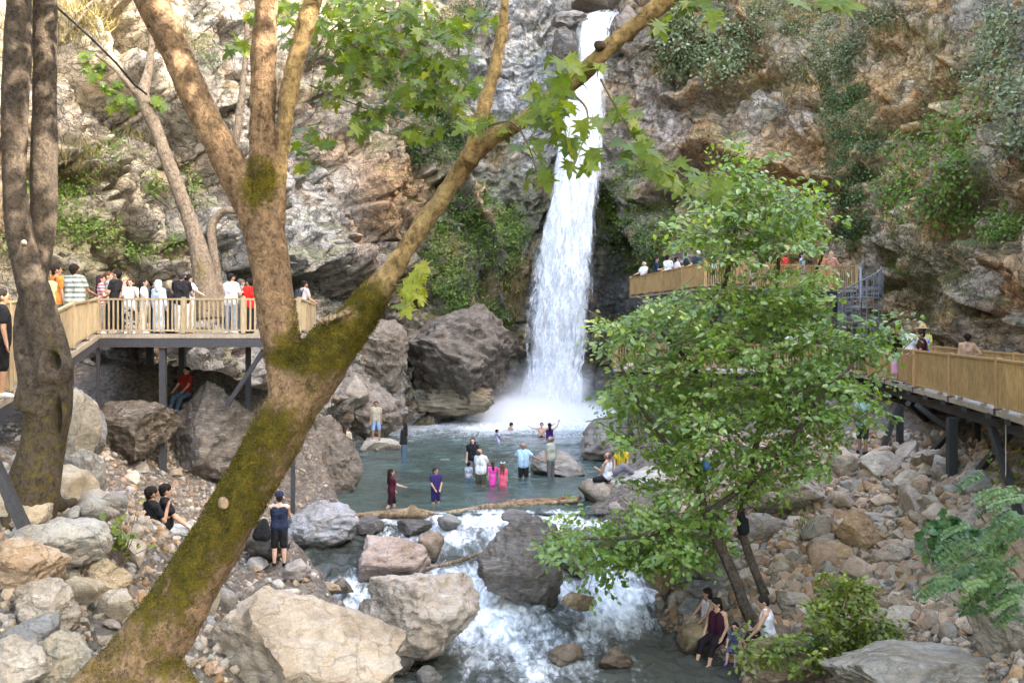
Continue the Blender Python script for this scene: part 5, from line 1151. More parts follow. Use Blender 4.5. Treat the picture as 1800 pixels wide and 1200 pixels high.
# ================================================================= DECKS, RAILINGS, STAIR
def wood_mat(name, a, b, sc=1., rough=.75):
    t = NT(name); p = t.pos(); oi = t.n('ObjectInfo').outputs['Random']
    g = t.noise(3*sc, 6, .65, t.scale(p, (6, 6, .7)), .5); f = t.noise(40, 4, .6, t.scale(p, (1, 1, .15))); k = t.noise(1.3, 3, .6, p)
    c = t.mix(t.ramp(g, [(.3, 0), (.7, 1)]), a, b); c = t.mix(1, c, t.ramp(f, [(.3, .72), (.7, 1.2)]), 'MULTIPLY')
    c = t.mix(1, c, t.ramp(k, [(.3, .8), (.7, 1.15)]), 'MULTIPLY'); c = t.mix(1, c, t.ramp(oi, [(0, .86), (1, 1.12)]), 'MULTIPLY')
    return t.done(t.bsdf(c, rough, t.bump(g, .3, .01), .3))
WOODL = wood_mat('pale_rail_wood', (.44, .34, .20), (.33, .25, .145)); WOODR = wood_mat('honey_rail_wood', (.47, .30, .125), (.33, .20, .08))
WOODP = wood_mat('new_post_wood', (.52, .31, .14), (.44, .26, .11)); DECKW = wood_mat('weathered_deck_boards', (.36, .30, .22), (.25, .205, .15)); DECKG = wood_mat('grey_deck_boards', (.45, .42, .38), (.36, .335, .30))
STEEL = plain('dark_steel', (.045, .045, .05), .55, .35, 20, .2, .4); STEELG = plain('grey_steel', (.20, .20, .20), .5, .25, 25, .15, .5)
def under(o, part):
    part.parent = o; return part
def pline(pts, n):
    return [Vector(p) for p in pts]
def railing(root, pts, posts, h=.98, bal=.125, bw=.045, wood=WOODL, postw=None, pw=.10, posth=.06, foot=True, rnd=False):
    """pts: floor-level corner points; posts: list of (segment, fraction); part 'railing' with children post and slats"""
    pts = [Vector(p) for p in pts]; up = Vector((0, 0, 1)); b = MB()
    for a, c in zip(pts[:-1], pts[1:]):
        b.bar(a+up*h, c+up*h, .085, .05); b.bar(a+up*.10, c+up*.10, .05, .05)
    r = b.build('railing', wood, root)
    at = lambda s, f: pts[s].lerp(pts[s+1], f)
    pp = sorted(posts); 
    for (s, f) in pp:
        q = at(s, f); m = MB().obox(q+up*(h+posth-.0)/2, (pw/2, 0, 0), (0, pw/2, 0), (0, 0, (h+posth)/2))
        po = m.build('post', postw or wood, r)
        if foot: MB().obox(q-up*.06, (pw/2+.012, 0, 0), (0, pw/2+.012, 0), (0, 0, .085)).build('post_foot', STEEL, r)
    for i, (a, c) in enumerate(zip(pp[:-1], pp[1:])):
        A, Cc = at(*a), at(*c)
        if (Cc-A).length < .2: continue
        m = MB(); path = [A]+[pts[k] for k in range(a[0]+1, c[0]+(1 if c[1] > 0 else 0))]+[Cc]
        for u, v in zip(path[:-1], path[1:]):
            n = max(1, int((v-u).length/bal))
            for k in range(n):
                q = u.lerp(v, (k+.5)/n); d = (v-u).normalized()
                if rnd: m.tube([q+up*.10, q+up*(h-.03)], bw/2, 6, False)
                else: m.obox(q+up*(h+.07)/2, d*bw/2, d.cross(up).normalized()*.014, up*(h-.11)/2)
        m.build('slats', wood, r, rnd)
    return r
def boards(outline_a, outline_b, w=.14, th=.04):
    """planks laid between two edge lines (lists of points of equal length)"""
    m = MB(); A = [Vector(p) for p in outline_a]; B = [Vector(p) for p in outline_b]
    for i in range(len(A)-1):
        n = max(1, int(max((A[i+1]-A[i]).length, (B[i+1]-B[i]).length)/w))
        for k in range(n):
            f0, f1 = (k+.04)/n, (k+.96)/n
            a0, a1, b0, b1 = A[i].lerp(A[i+1], f0), A[i].lerp(A[i+1], f1), B[i].lerp(B[i+1], f0), B[i].lerp(B[i+1], f1); d = Vector((0, 0, th))
            m.add([a0-d, a1-d, b1-d, b0-d, a0, a1, b1, b0], [(0, 3, 2, 1), (4, 5, 6, 7), (0, 1, 5, 4), (1, 2, 6, 5), (2, 3, 7, 6), (3, 0, 4, 7)])
    return m
def steel_post(root, a, b, w=.16, name='support_post', mat=None):
    m = MB(); m.bar(a, b, w, w, (0, 1, 0) if abs(Vector(b).z-Vector(a).z) > .5 else (0, 0, 1)); return m.build(name, mat or STEEL, root)

ZD = 5.63
FL, FRt, BR, BL = Vector((-11.68, 28, ZD)), Vector((-5.97, 28, ZD)), Vector((-7.16, 36, ZD)), Vector((-14.4, 36, ZD))
deck = empty('viewing_deck', (0, 0, 0), 'wooden viewing deck on dark steel posts with a slatted railing and a ramp', 'deck')
boards([FL, FRt], [BL, BR]).build('deck_boards', DECKW, deck)
R1, R2, R3 = Vector((-9.5, 21.5, 5.36)), Vector((-8.4, 16.6, 4.76)), Vector((-7.5, 12, 4.25))
off = Vector((-2.3, .5, 0))
boards([R3, R2, R1, FL], [R3+off, R2+off, R1+off, FL+Vector((-2.4, 1.2, 0))]).build('ramp_boards', DECKW, deck)
railing(deck, [FL+Vector((0, .06, 0)), FRt+Vector((0, .06, 0)), BR], [(0, .0), (0, .425), (0, .72), (0, .995), (1, .35), (1, .68), (1, 1)])
railing(deck, [R3, R2, R1, FL], [(0, 0), (0, .5), (1, 0), (1, .5), (2, 0), (2, .5), (2, .985)])
railing(deck, [R3+off, R2+off, R1+off, FL+Vector((-2.4, 1.2, 0))], [(0, 0), (1, 0), (1, .6), (2, 0), (2, .5), (2, 1)], foot=False)
e = MB(); e.bar(FL+Vector((0, -.06, -.06)), FRt+Vector((0, -.06, -.06)), .05, .11); e.bar(FRt+Vector((.05, 0, -.06)), BR+Vector((.05, 0, -.06)), .05, .11)
for a, b in ((R3, R2), (R2, R1), (R1, FL)): e.bar(a+Vector((.06, 0, -.07)), b+Vector((.06, 0, -.07)), .05, .12)
e.build('edge_board', DECKW, deck)
e = MB(); e.bar(FL+Vector((0, 0, -.25)), FRt+Vector((0, 0, -.25)), .16, .24); e.bar(FRt+Vector((-.05, .2, -.28)), BR+Vector((-.05, 0, -.28)), .16, .30); e.bar(FL+Vector((-.6, 4, -.28)), FRt+Vector((-.7, 4, -.28)), .16, .30)
for k in range(7): x0 = FL.lerp(FRt, k/6); x1 = BL.lerp(BR, k/6); e.bar(x0+Vector((0, .1, -.22)), x1+Vector((0, 0, -.22)), .1, .16)
for a, b in ((R3, R2), (R2, R1), (R1, FL)): e.bar(a+Vector((0, 0, -.24)), b+Vector((0, 0, -.24)), .12, .2); e.bar(a+off+Vector((0, 0, -.24)), b+off+Vector((0, 0, -.24)), .12, .2)
e.build('beam', STEEL, deck)
for x, y, w in ((-9.85, 28.1, .17), (-11.66, 28.05, .08), (-8.0, 30.2, .14), (-6.6, 30, .12), (-10.6, 32, .18), (-7.6, 33, .2), (-12, 33, .2), (-10.0, 21.5, .12), (-8.9, 17, .12)):
    steel_post(deck, (x, y, min(gz(x, y)-.3, 3)), (x, y, ZD-.4 if y > 27 else 4.5), w)
steel_post(deck, (-7.0, 28.1, ZD-.45), (-8.1, 28.3, 3.6), .12, 'brace')
steel_post(deck, P(-30, 770, 12), P(42, 925, 12), .12, 'brace')

# ---- right walkway
ZW = 4.05
W0 = [Vector((9.3, 15.5, ZW)), Vector((10.0, 19, ZW)), Vector((10.55, 21.6, ZW)), Vector((11.2, 25.4, ZW)), Vector((11.75, 29, ZW)), Vector((12.5, 33.2, ZW)), Vector((13.0, 36.6, ZW))]
W1 = [p+Vector((1.9, .5, 0)) for p in W0]
way = empty('walkway', (0, 0, 0), 'raised wooden walkway on black timber trestles along the right cliff', 'walkway')
boards(W0, W1, .15).build('deck_boards', DECKG, way)
railing(way, W0, [(0, 0), (1, 0), (2, 0), (3, 0), (4, 0), (5, 0), (5, .75), (6-1, 1)], 1.08, .112, .064, WOODR, WOODP, .125, .05, rnd=True)
railing(way, W1, [(0, 0), (1, 0), (2, 0), (3, 0), (4, 0), (5, 0), (5, 1)], 1.08, .112, .064, WOODR, WOODR, .115, .05, foot=False, rnd=True)
Lw = [Vector((13.0, 36.6, ZW)), Vector((9.5, 39.6, ZW)), Vector((4.3, 42, ZW))]; Lb = [Vector((14.9, 37.1, ZW)), Vector((11.5, 46, ZW)), Vector((5.0, 48, ZW))]
boards(Lw, Lb, .15).build('deck_boards', DECKG, way)
railing(way, Lw, [(0, .02), (0, .5), (1, 0), (1, .33), (1, .66), (1, 1)], 1.05, .112, .064, WOODR, WOODR, .12, .05, rnd=True)
railing(way, [Lw[2], Lb[2]], [(0, .01), (0, .5), (0, 1)], 1.05, .112, .064, WOODR, WOODR, .12, .05, rnd=True)
e = MB()
for L in (W0, Lw):
    for a, b in zip(L[:-1], L[1:]): e.bar(a+Vector((-.04, -.03, -.07)), b+Vector((-.04, -.03, -.07)), .06, .12)
for i in range(len(W0)-1):
    for k in (0, .5): q = W0[i].lerp(W0[i+1], k+.25)+Vector((-.03, 0, .03)); e.obox(q, (.05, 0, 0), (0, .05, 0), (0, 0, .035))
e.build('edge_board', DECKW, way)
TIM = plain('black_timber', (.035, .033, .032), .7, .4, 15, .3, .35)
e = MB()
for L, dx in ((W0, .25), (W1, -.25)):
    for a, b in zip(L[:-1], L[1:]): e.bar(a+Vector((dx, 0, -.35)), b+Vector((dx, 0, -.35)), .16, .28)
for a, b in zip(Lw[:-1], Lw[1:]): e.bar(a+Vector((.2, .2, -.3)), b+Vector((.2, .2, -.3)), .16, .3)
for i in range(len(W0)-1):
    for k in (.1, .6): a, b = W0[i].lerp(W0[i+1], k), W1[i].lerp(W1[i+1], k); e.bar(a+Vector((-.1, 0, -.17)), b+Vector((.1, 0, -.17)), .2, .12)
e.build('beam', TIM, way)
def leg(a, top=ZW-.48, w=.22, tx=0, ty=0):
    x, y = a; g = gz(x, y)-.25; return steel_post(way, (x, y, g), (x+tx, y+ty, top), w, 'support_post' if not (tx or ty) else 'brace', TIM)
for a, w in (((11.3, 29.0), .16), ((11.0, 24.9), .21), ((12.4, 26.6), .16), ((10.3, 19.6), .21), ((13.1, 31), .2), ((12.3, 22), .2), ((12.2, 34), .2), ((10.4, 39.5), .2), ((7.5, 41.2), .2), ((5, 42.2), .2), ((5.6, 47), .2)): leg(a, w=w)
for a, tx, ty in (((10.5, 28.6), .75, .4), ((11.2, 24.6), .1, -2.2), ((11.5, 27.9), .2, -2.2), ((12.6, 27.2), -.9, 1.6), ((12.2, 24.6), .0, -2.2), ((10.5, 20.2), .3, 2.2), ((12.9, 30.6), -1.2, -1.2)): leg(a, tx=tx, ty=ty, w=.14)
# cord hanging from the walkway edge
cd = MB(); q = P(1768, 728, 21.4); cd.tube([q, q+Vector((0, 0, -1.2)), Vector((q.x-.03, q.y, gz(q.x, q.y)+.3))], .012, 5)
props(cd.build('cord', plain('pale_cord', (.5, .45, .35), .8), None, True), 'pale cord hanging from the right walkway down to the stones', 'cord')

# ---- upper platform
ZU = 7.5
U = [Vector((6.8, 57, ZU)), Vector((8.35, 43, ZU)), Vector((15.9, 46, ZU)), Vector((15.5, 58, ZU))]
plat = empty('upper_platform', (0, 0, 0), 'upper wooden platform high on steel legs beside the waterfall', 'platform')
boards([U[0], U[1]], [U[3], U[2]], .16).build('deck_boards', DECKW, plat)
railing(plat, U[:3], [(0, 0), (0, .25), (0, .5), (0, .75), (1, 0), (1, .2), (1, .4), (1, .6), (1, .82), (1, 1)], 1.05, .112, .064, WOODR, WOODR, .13, .10, rnd=True)
e = MB(); e.bar(U[0]+Vector((.1, 0, -.28)), U[1]+Vector((.1, .1, -.28)), .2, .38); e.bar(U[1]+Vector((.1, .1, -.28)), U[2]+Vector((0, .1, -.28)), .2, .38); e.bar(Vector((9, 50, ZU-.25)), Vector((16, 51, ZU-.25)), .16, .3)
e.bar(P(1528, 521, 46.3), P(1612, 523, 49), .16, .16)
e.build('beam', STEEL, plat)
e = MB(); e.bar(U[0]+Vector((-.04, 0, -.06)), U[1]+Vector((-.04, -.04, -.06)), .05, .1); e.bar(U[1]+Vector((0, -.04, -.06)), U[2]+Vector((0, -.04, -.06)), .05, .1); e.build('edge_board', DECKW, plat)
for x, y in ((8.6, 43.4), (12, 44.8), (8.0, 50), (15, 46.2), (12.5, 52), (7.2, 56)): steel_post(plat, (x, y, gz(x, y)-.3), (x, y, ZU-.45), .2)

# ---- spiral stair from the platform down to the walkway
sc = Vector((15.75, 45.0, 0)); stair = empty('spiral_staircase', (sc.x, sc.y, ZW), 'grey steel spiral staircase at the right end of the upper platform', 'staircase')
inv = Matrix.Translation(-stair.location)
def sp(o): o.parent = stair; o.matrix_parent_inverse = inv; return o
sp(MB().tube([sc+Vector((0, 0, ZW-.1)), sc+Vector((0, 0, ZU+1))], .07, 10).build('pole', STEELG, None, True))
nt_ = 19; hand = []; RS = .88
tm_ = MB(); tm_.add([(.06, -.02, 0), (RS, -.17, 0), (RS, .17, 0), (.06, .02, 0), (.06, -.02, -.05), (RS, -.17, -.05), (RS, .17, -.05), (.06, .02, -.05)], [(0, 1, 2, 3), (7, 6, 5, 4), (0, 4, 5, 1), (1, 5, 6, 2), (2, 6, 7, 3), (3, 7, 4, 0)])
t0 = tm_.build('tread', STEELG); t0.parent = stair
for k in range(nt_):
    a = -.3-k*2*math.pi/14; z = (ZU-ZW)*(1-k/(nt_-1))
    o = t0 if k == 0 else t0.copy()
    if k: COL.objects.link(o)
    o.parent = stair; o.location = (0, 0, z); o.rotation_euler = (0, 0, a)
bars = MB()
for k in range(nt_*3):
    a = -.3-k/3*2*math.pi/14; z = ZW+(ZU-ZW)*(1-k/3/(nt_-1)); q = sc+Vector((math.cos(a)*RS, math.sin(a)*RS, z)); bars.tube([q-Vector((0, 0, .05)), q+Vector((0, 0, 1.0))], .014, 4, False); hand.append(q+Vector((0, 0, 1.0)))
sp(bars.build('balusters', STEELG, None, True)); sp(MB().tube(hand, .03, 6).build('handrail', STEELG, None, True)); sp(MB().tube([h-Vector((0, 0, .5)) for h in hand], .016, 5).build('mid_rail', STEELG, None, True))

cg = MB(); RC = .97; zs, ze = ZW+.05, ZU+.9
for k in range(20):
    a = -2.6+k*.32; q = sc+Vector((math.cos(a)*RC, math.sin(a)*RC, 0)); cg.tube([q+Vector((0, 0, zs)), q+Vector((0, 0, ze-.03*k))], .016, 4, False)
for k in range(8):
    z = zs+.3+k*.45; cg.tube([sc+Vector((math.cos(a)*RC, math.sin(a)*RC, z)) for a in np.linspace(-2.6, 3.5, 30)], .016, 4, False)
sp(cg.build('cage', STEELG, None, True))

# ---- driftwood and dead branches
LOGM = bark_mat('driftwood', (.38, .275, .17), (.11, .07, .04), False, .35)
def log(name, pts, label, cat='log', vox=None, mat=None, amp=.02):
    me = fuse(pts, vox or .03, 2, 12); bark_bumps(me, amp, 5.); n = len(me.vertices); attr(me, 'moss', np.zeros(n)); attr(me, 'scar', np.zeros(n))
    return props(link(name, me, mat or LOGM), label, cat)
log('log', [[(598, 907, 4, 30.9), (640, 905, 5, 30.9), (690, 902, 7, 31), (735, 901, 8, 31.1), (770, 907, 8, 31.2), (815, 900, 7.5, 31.5), (860, 892, 7, 32), (920, 888, 6, 32.4), (970, 884, 4.5, 32.7), (1016, 879, 4, 32.8)],
            [(722, 898, 8, 31.1), (728, 888, 6, 31.1)], [(900, 888, 6, 32.4), (905, 878, 4, 32.4)]], 'long pale driftwood log lying across the outlet of the pool')
log('log', [[(850, 894, 5, 32.9), (905, 886, 7, 33), (950, 882, 7, 33.2), (1000, 880, 6, 33.3), (1020, 872, 4, 33.3)], [(985, 880, 6, 33.2), (992, 872, 3, 33.2)]], 'shorter rusty brown log lying behind the long driftwood log', mat=bark_mat('rusty_driftwood', (.33, .18, .09), (.20, .11, .06), False, .6))
log('branch', [[(748, 999, 3, 25.9), (780, 992, 3.5, 25.8), (812, 984, 4, 25.7), (845, 972, 3, 25.2), (884, 964, 1.6, 24.9)], [(840, 976, 2, 25.3), (862, 978, 1.2, 25.1)]], 'bare curved branch caught between the pinkish boulder and the tall dark boulder', 'branch', .018, amp=.006)
GD = bark_mat('grey_deadwood', (.34, .30, .25), (.24, .21, .17), False, .6)
def onb(px, py, r, up=.12):
    h = hit(px, py, 'g'); d = h[0].y-up; return (px, py, r, d)
log('branch', [[onb(1449, 1006, 6), onb(1450, 960, 6), onb(1462, 930, 5), onb(1466, 920, 3)], [onb(1460, 932, 4), onb(1452, 918, 3)]], 'forked grey dead branch standing among the rubble', 'branch', .02, GD, .006)
log('branch', [[onb(1380, 935, 4), onb(1392, 900, 4), onb(1400, 880, 3)], [onb(1385, 885, 2), onb(1440, 890, 3), onb(1480, 905, 2)]], 'thin dead branch lying beside the big tan boulder', 'branch', .02, GD, .006)
log('branch', [[onb(1720, 820, 4), onb(1760, 835, 5), onb(1790, 850, 5)]], 'grey plank like branch lying under the right walkway', 'branch', .02, GD, .004)
log('root', [[(40, 925, 12, 12.6), (90, 895, 11, 13), (115, 882, 8, 13.4), (132, 884, 5, 13.8)], [(95, 893, 7, 13), (112, 862, 4, 13.3)]], 'pale bent root lying beside the hollow tree foot', 'root', .02, GD, .01)
log('branch', [[onb(640, 862, 2, .4), onb(700, 852, 2, .4)]], 'brown stick lying in the shallow pool', 'branch', .02, amp=.003)
# ================================================================= PEOPLE
def cone(a, b, ra, rb, n=10):
    """closed round-ended tapered limb"""
    a, b = np.array(a, float), np.array(b, float); d = b-a; L = np.linalg.norm(d)
    if L < 1e-5: d = np.array([0, 0, 1.]); L = 1e-5
    d = d/L if L > 1e-5 else d; u = np.cross(d, (0, 0, 1) if abs(d[2]) < .9 else (1, 0, 0)); u /= np.linalg.norm(u); w = np.cross(d, u)
    prof = [(a-d*ra*.71, ra*.71), (a, ra), (b, rb), (b+d*rb*.71, rb*.71)]
    th = np.arange(n)*2*math.pi/n; ring = np.cos(th)[:, None]*u+np.sin(th)[:, None]*w
    V = [a-d*ra]+[c+ring[k]*r for c, r in prof for k in range(n)]+[b+d*rb]
    Fs = [(0, 1+(k+1) % n, 1+k) for k in range(n)]
    for j in range(3): Fs += [(1+j*n+k, 1+j*n+(k+1) % n, 1+(j+1)*n+(k+1) % n, 1+(j+1)*n+k) for k in range(n)]
    e = len(V)-1; Fs += [(1+3*n+k, 1+3*n+(k+1) % n, e) for k in range(n)]
    return V, Fs

def skin_mat(name, col):
    t = NT(name); n1 = t.noise(25, 3, .5, t.pos())
    return t.done(t.bsdf(t.mix(1, col, t.ramp(n1, [(.3, .9), (.7, 1.08)]), 'MULTIPLY'), .55, None, .35))
SKINS = [skin_mat('skin', c) for c in ((.50, .30, .20), (.40, .23, .145), (.30, .165, .10), (.58, .37, .27))]
EYEM = plain('eye_dark', (.03, .02, .016), .4, .05); LIPM = plain('lip', (.30, .11, .09), .5, .05)
_cl = {}
def cloth(col, kind=None):
    key = (tuple(col), kind)
    if key not in _cl:
        t = NT('cloth'); p = t.pos(); n1 = t.noise(9, 5, .62, t.scale(p, (1, 1, .6)), 1.0); n2 = t.noise(90, 2, .5, p); c = t.mix(1, col, t.ramp(n1, [(.3, .7), (.7, 1.2)]), 'MULTIPLY')
        if kind:
            kname, c2, fr = kind; xyz = t.n('SeparateXYZ'); t.set(xyz.inputs[0], p)
            if kname == 'stripe': f = t.math('SINE', t.math('MULTIPLY', xyz.outputs[2], fr)); c = t.mix(t.ramp(t.math('ADD', t.math('MULTIPLY', f, .5), .5), [(.45, 0), (.6, 1)]), c, c2)
            else: c = t.mix(t.ramp(t.noise(fr, 3, .6, p), [(.48, 0), (.56, 1)]), c, c2)
        _cl[key] = t.done(t.bsdf(c, .85, t.bump(t.math('ADD', n1, t.math('MULTIPLY', n2, .1)), .7, .09), .2))
    return _cl[key]
BLACK, NAVY, WHITE, CREAM = (.016, .016, .018), (.02, .028, .06), (.74, .74, .74), (.62, .56, .44)
JEANS, OLIVE, GREYC, HAIRB = (.10, .16, .26), (.09, .085, .055), (.22, .22, .23), (.014, .010, .008)

ARMS = dict(down=((.16, .02, -1), (.04, .18, -1)), hip=((.55, -.25, -.8), (-.75, .45, -.4)), phone=((.18, .3, -.95), (-.4, .9, .3)), face=((.28, .5, -.8), (-.35, .35, .9)),
            rail=((.18, .5, -.85), (0, .9, -.25)), up=((.75, .05, .5), (.35, .0, .95)), fwd=((.08, .6, -.75), (-.05, .85, -.25)), low=((.12, .22, -.95), (-.42, .45, -.8)), side=((.75, .1, -.6), (.9, .15, -.35)),
            knee=((.2, .5, -.85), (-.1, .75, -.65)), back=((.15, -.2, -1), (.0, .1, -1)), chin=((.12, .45, -.85), (-.25, .35, .95)), crossed=((.15, .35, -.9), (-.95, .4, .1)), high=((.5, .3, .6), (-.3, .2, .9)))
LEGS = dict(stand=(((.05, .0, -1), (.01, -.05, -1)),)*2, walk=(((.04, .35, -1), (.0, -.12, -1)), ((.04, -.22, -1), (.0, -.5, -.9))), sit=(((.14, 1, -.10), (.04, .08, -1)),)*2, wide=(((.12, .04, -1), (.03, -.04, -1)),)*2,
            sitdown=(((.15, .95, -.28), (.03, .38, -.95)),)*2, cross=(((.75, .7, -.05), (-.95, .22, -.12)),)*2, contra=(((.05, .03, -1), (.02, -.05, -1)), ((.10, .12, -1), (.04, -.22, -1))))
nv = lambda v: np.array(v, float)/np.linalg.norm(v)

def person(px, D, z, h, face, label, top=('tee', WHITE), bot=('pants', JEANS), hair=('short', HAIRB), shoes=None, skin=0, arms='down', legs='stand', lean=(0, 0), look=(0, 0), fat=1., extra=(), dx=0., hs=1.1, group=None):
    """stands (or sits, with the hips) at height z; face 0 looks away from the viewer, 90 to the left, 180 at the viewer"""
    vox = float(np.clip(.00055*D, .0105, .0175)); H = h
    sitting = legs in ('sit', 'cross', 'sitdown')
    hipz = .075 if sitting else .525
    hip = np.array([0, 0, hipz]); ax = nv((lean[0], lean[1], 1.)); X = np.array([1, 0, 0.])
    fw = np.cross(ax, X); fw = nv(-np.cross(X, ax)) if False else nv(np.cross(ax, X))
    X = nv(np.cross(fw, ax)); tp = lambda x, y, zz: hip+X*x+fw*y+ax*(zz-.525)       # torso frame
    if isinstance(arms, str): arms = (arms, arms)
    B = []; sh = {}
    for s in (-1, 1):
        k = arms[0] if s < 0 else arms[1]; u, f = ARMS[k] if isinstance(k, str) else k
        m = lambda v: X*(v[0]*s)+fw*v[1]+ax*v[2] if abs(lean[1]) < .5 else np.array([v[0]*s, v[1], v[2]])
        S_ = tp(s*.108, 0, .812); E = S_+nv(m(u))*.172; Wr = E+nv(m(f))*.148; hd = nv(m(f)); sh[s] = (S_, E, Wr, hd)
    lg = {}
    L_ = LEGS[legs]
    for s in (-1, 1):
        t_, c_ = L_[0] if s < 0 else L_[1]; Hj = hip+np.array([s*.052, 0, -.01]); K = Hj+nv((t_[0]*s, t_[1], t_[2]))*.245; A = K+nv((c_[0]*s, c_[1], c_[2]))*.235; lg[s] = (Hj, K, A)
    if not sitting:
        dz = .04-min(lg[s][2][2] for s in (-1, 1))
    else: dz = 0.
    f = fat
    torso = [(tp(s*.055, .0, .77), tp(s*.045*f, .012*f, .64), .062*f**.5, .058*f) for s in (-1, 1)]+[(tp(s*.045*f, .012*f, .64), tp(s*.050, 0, .54), .058*f, .068*f**.6) for s in (-1, 1)]+[(tp(-.05, 0, .54), tp(.05, 0, .54), .066, .066), (tp(-.045, 0, .72), tp(.045, 0, .72), .062, .062)]
    shl = [(tp(s*.02, -.005, .825), S0, .044, .040) for s, S0 in ((-1, sh[-1][0]), (1, sh[1][0]))]
    arm_u = [(sh[s][0], sh[s][1], .031*f**.4, .025) for s in (-1, 1)]; arm_f = [(sh[s][1], sh[s][2], .025, .0175) for s in (-1, 1)]
    legu = [(lg[s][0], lg[s][1], .056*f**.5, .038) for s in (-1, 1)]; legl = [(lg[s][1], lg[s][1]*.65+lg[s][2]*.35, .037, .036) for s in (-1, 1)]+[(lg[s][1]*.65+lg[s][2]*.35, lg[s][2], .036, .022) for s in (-1, 1)]
    feet = []
    for s in (-1, 1):
        A = lg[s][2]; o = np.array([s*.012, 0, 0]); feet += [(A+np.array([0, -.012, -.016]), A+np.array([0, .075, -.024])+o, .023, .016), (A+np.array([0, .06, -.024])+o, A+np.array([0, .092, -.027])+o, .018, .011)]
    # head, turned and nodding
    yaw, nod = look; cy, sy = math.cos(yaw), math.sin(yaw); hf = nv(fw*cy-X*sy+ax*nod); hx = nv(np.cross(hf, ax)); hu = np.cross(hx, hf)
    N0 = tp(0, -.004, .865); hp = lambda x, y, zz: N0+hs*(hx*x+hf*y+hu*(zz-.865))
    head = [(hp(0, -.012, .945), hp(0, .008, .943), .056*hs, .053*hs), (hp(0, .012, .925), hp(0, .026, .893), .044*hs, .027*hs), (hp(0, .058, .934), hp(0, .070, .918), .007*hs, .009*hs), (hp(0, .062, .946), hp(0, .058, .946), .008, .008)]+[(hp(s*.056, -.004, .935), hp(s*.058, -.006, .918), .012*hs, .009*hs) for s in (-1, 1)]
    neck = [(tp(0, -.006, .82), N0+hu*.02, .034*f**.3, .031)]
    hands = []
    for s in (-1, 1):
        Wr, hd = sh[s][2], sh[s][3]; sd = nv(np.cross(hd, (0, .3, 1)) if abs(hd[2]) < .9 else np.cross(hd, (0, 1, 0))); pn = np.cross(sd, hd)
        hands += [(Wr+sd*k, Wr+hd*.048+sd*k*1.5, .013, .012) for k in (-.009, .009)]
        for j, ln in enumerate((.034, .041, .038, .029)):
            b0 = Wr+hd*.052+sd*(j-1.5)*.0105; m0 = b0+nv(hd+pn*.25)*ln*.55; hands += [(b0, m0, .0058, .0054), (m0, m0+nv(hd*.7+pn*.7)*ln*.5, .0054, .0046)]
        t0 = Wr+hd*.015+sd*.018; hands += [(t0, t0+nv(hd*.6+sd*.8)*.026, .0075, .006), (t0+nv(hd*.6+sd*.8)*.026, t0+nv(hd*.6+sd*.8)*.026+hd*.02, .006, .005)]
    base = np.array([0, 0, dz])
    def grow(lst, add=0., v=None, it=2):
        V, Fs = [], []
        for a, b, ra, rb in lst:
            vv, ff = cone((np.array(a)+base)*H, (np.array(b)+base)*H, (ra+add)*H, (rb+add)*H); k = len(V); V += list(vv); Fs += [tuple(i+k for i in q) for q in ff]
        return remesh(V, Fs, v or vox, it)
    me = grow(torso+shl+arm_u+arm_f+legu+legl+feet+head+neck+hands, 0, vox, 1)
    # eyes, brows, mouth
    nf = len(me.polygons); ct = np.empty(nf*3, np.float32); me.polygons.foreach_get('center', ct); ct = ct.reshape(-1, 3)/H-base
    mi = np.zeros(nf, np.int32)
    for s in (-1, 1):
        mi[np.linalg.norm((ct-hp(s*.023, .060, .944))/np.array([1.15, 1, .8]), axis=1) < .0125*hs] = 1
    mi[np.linalg.norm((ct-hp(0, .060, .896))/np.array([1.6, 1.2, .6]), axis=1) < .0125*hs] = 2
    for m in (SKINS[skin], EYEM, LIPM): me.materials.append(m)
    me.polygons.foreach_set('material_index', mi)
    o = link('person', me); X0 = (px-HX)/F*D+dx
    o.location = (X0, D, z); o.rotation_euler = (0, 0, math.radians(face)); props(o, label, 'person', group)
    P_ = lambda name, m, mat: link(name, m, mat, o)
    # clothes
    ts, tc = top[0], top[1]; tk = top[2] if len(top) > 2 else None; cm = cloth(tc, tk) if tc else None
    mixp = lambda a, b, k: np.array(a)*(1-k)+np.array(b)*k
    if ts in ('tee', 'long', 'dress', 'robe'):
        L = list(torso)+shl+[(tp(-.03, 0, .80), tp(.03, 0, .80), .05, .05)]
        k = 1. if ts in ('long', 'robe') else .55
        L += [(sh[s][0], mixp(sh[s][0], sh[s][1], k), .034, .031) for s in (-1, 1)]
        if k == 1.: L += [(sh[s][1], mixp(sh[s][1], sh[s][2], .93), .029, .022) for s in (-1, 1)]
        if ts in ('dress', 'robe'):
            q = .22 if ts == 'dress' else .42
            if sitting: L += [(lg[s][0], mixp(lg[s][0], lg[s][1], .9), .062, .055) for s in (-1, 1)]
            else: L += [(tp(s*.03, 0, .56), np.array([s*.055, 0, .525-q]), .07, .062) for s in (-1, 1)]+[(tp(0, 0, .56), np.array([0, 0, .525-q]), .07, .07)]
        elif not sitting: L += [(tp(s*.045, 0, .53), tp(s*.047, 0, .505), .066*f**.5, .066*f**.5) for s in (-1, 1)]
        P_('dress' if ts in ('dress', 'robe') else 'shirt', grow(L, .0125), cm)
    elif ts == 'tank':
        L = [(a, b, ra*.98, rb) for a, b, ra, rb in torso]+[(tp(s*.055, .03, .77), tp(s*.05, 0, .845), .02, .016) for s in (-1, 1)]+[(tp(s*.055, -.03, .77), tp(s*.05, 0, .845), .02, .016) for s in (-1, 1)]
        P_('vest', grow(L, .0125), cm)
    elif ts == 'swim':
        P_('swimsuit', grow(torso, .010), cm)
    bs, bc = bot[0], bot[1]; bk = bot[2] if len(bot) > 2 else None
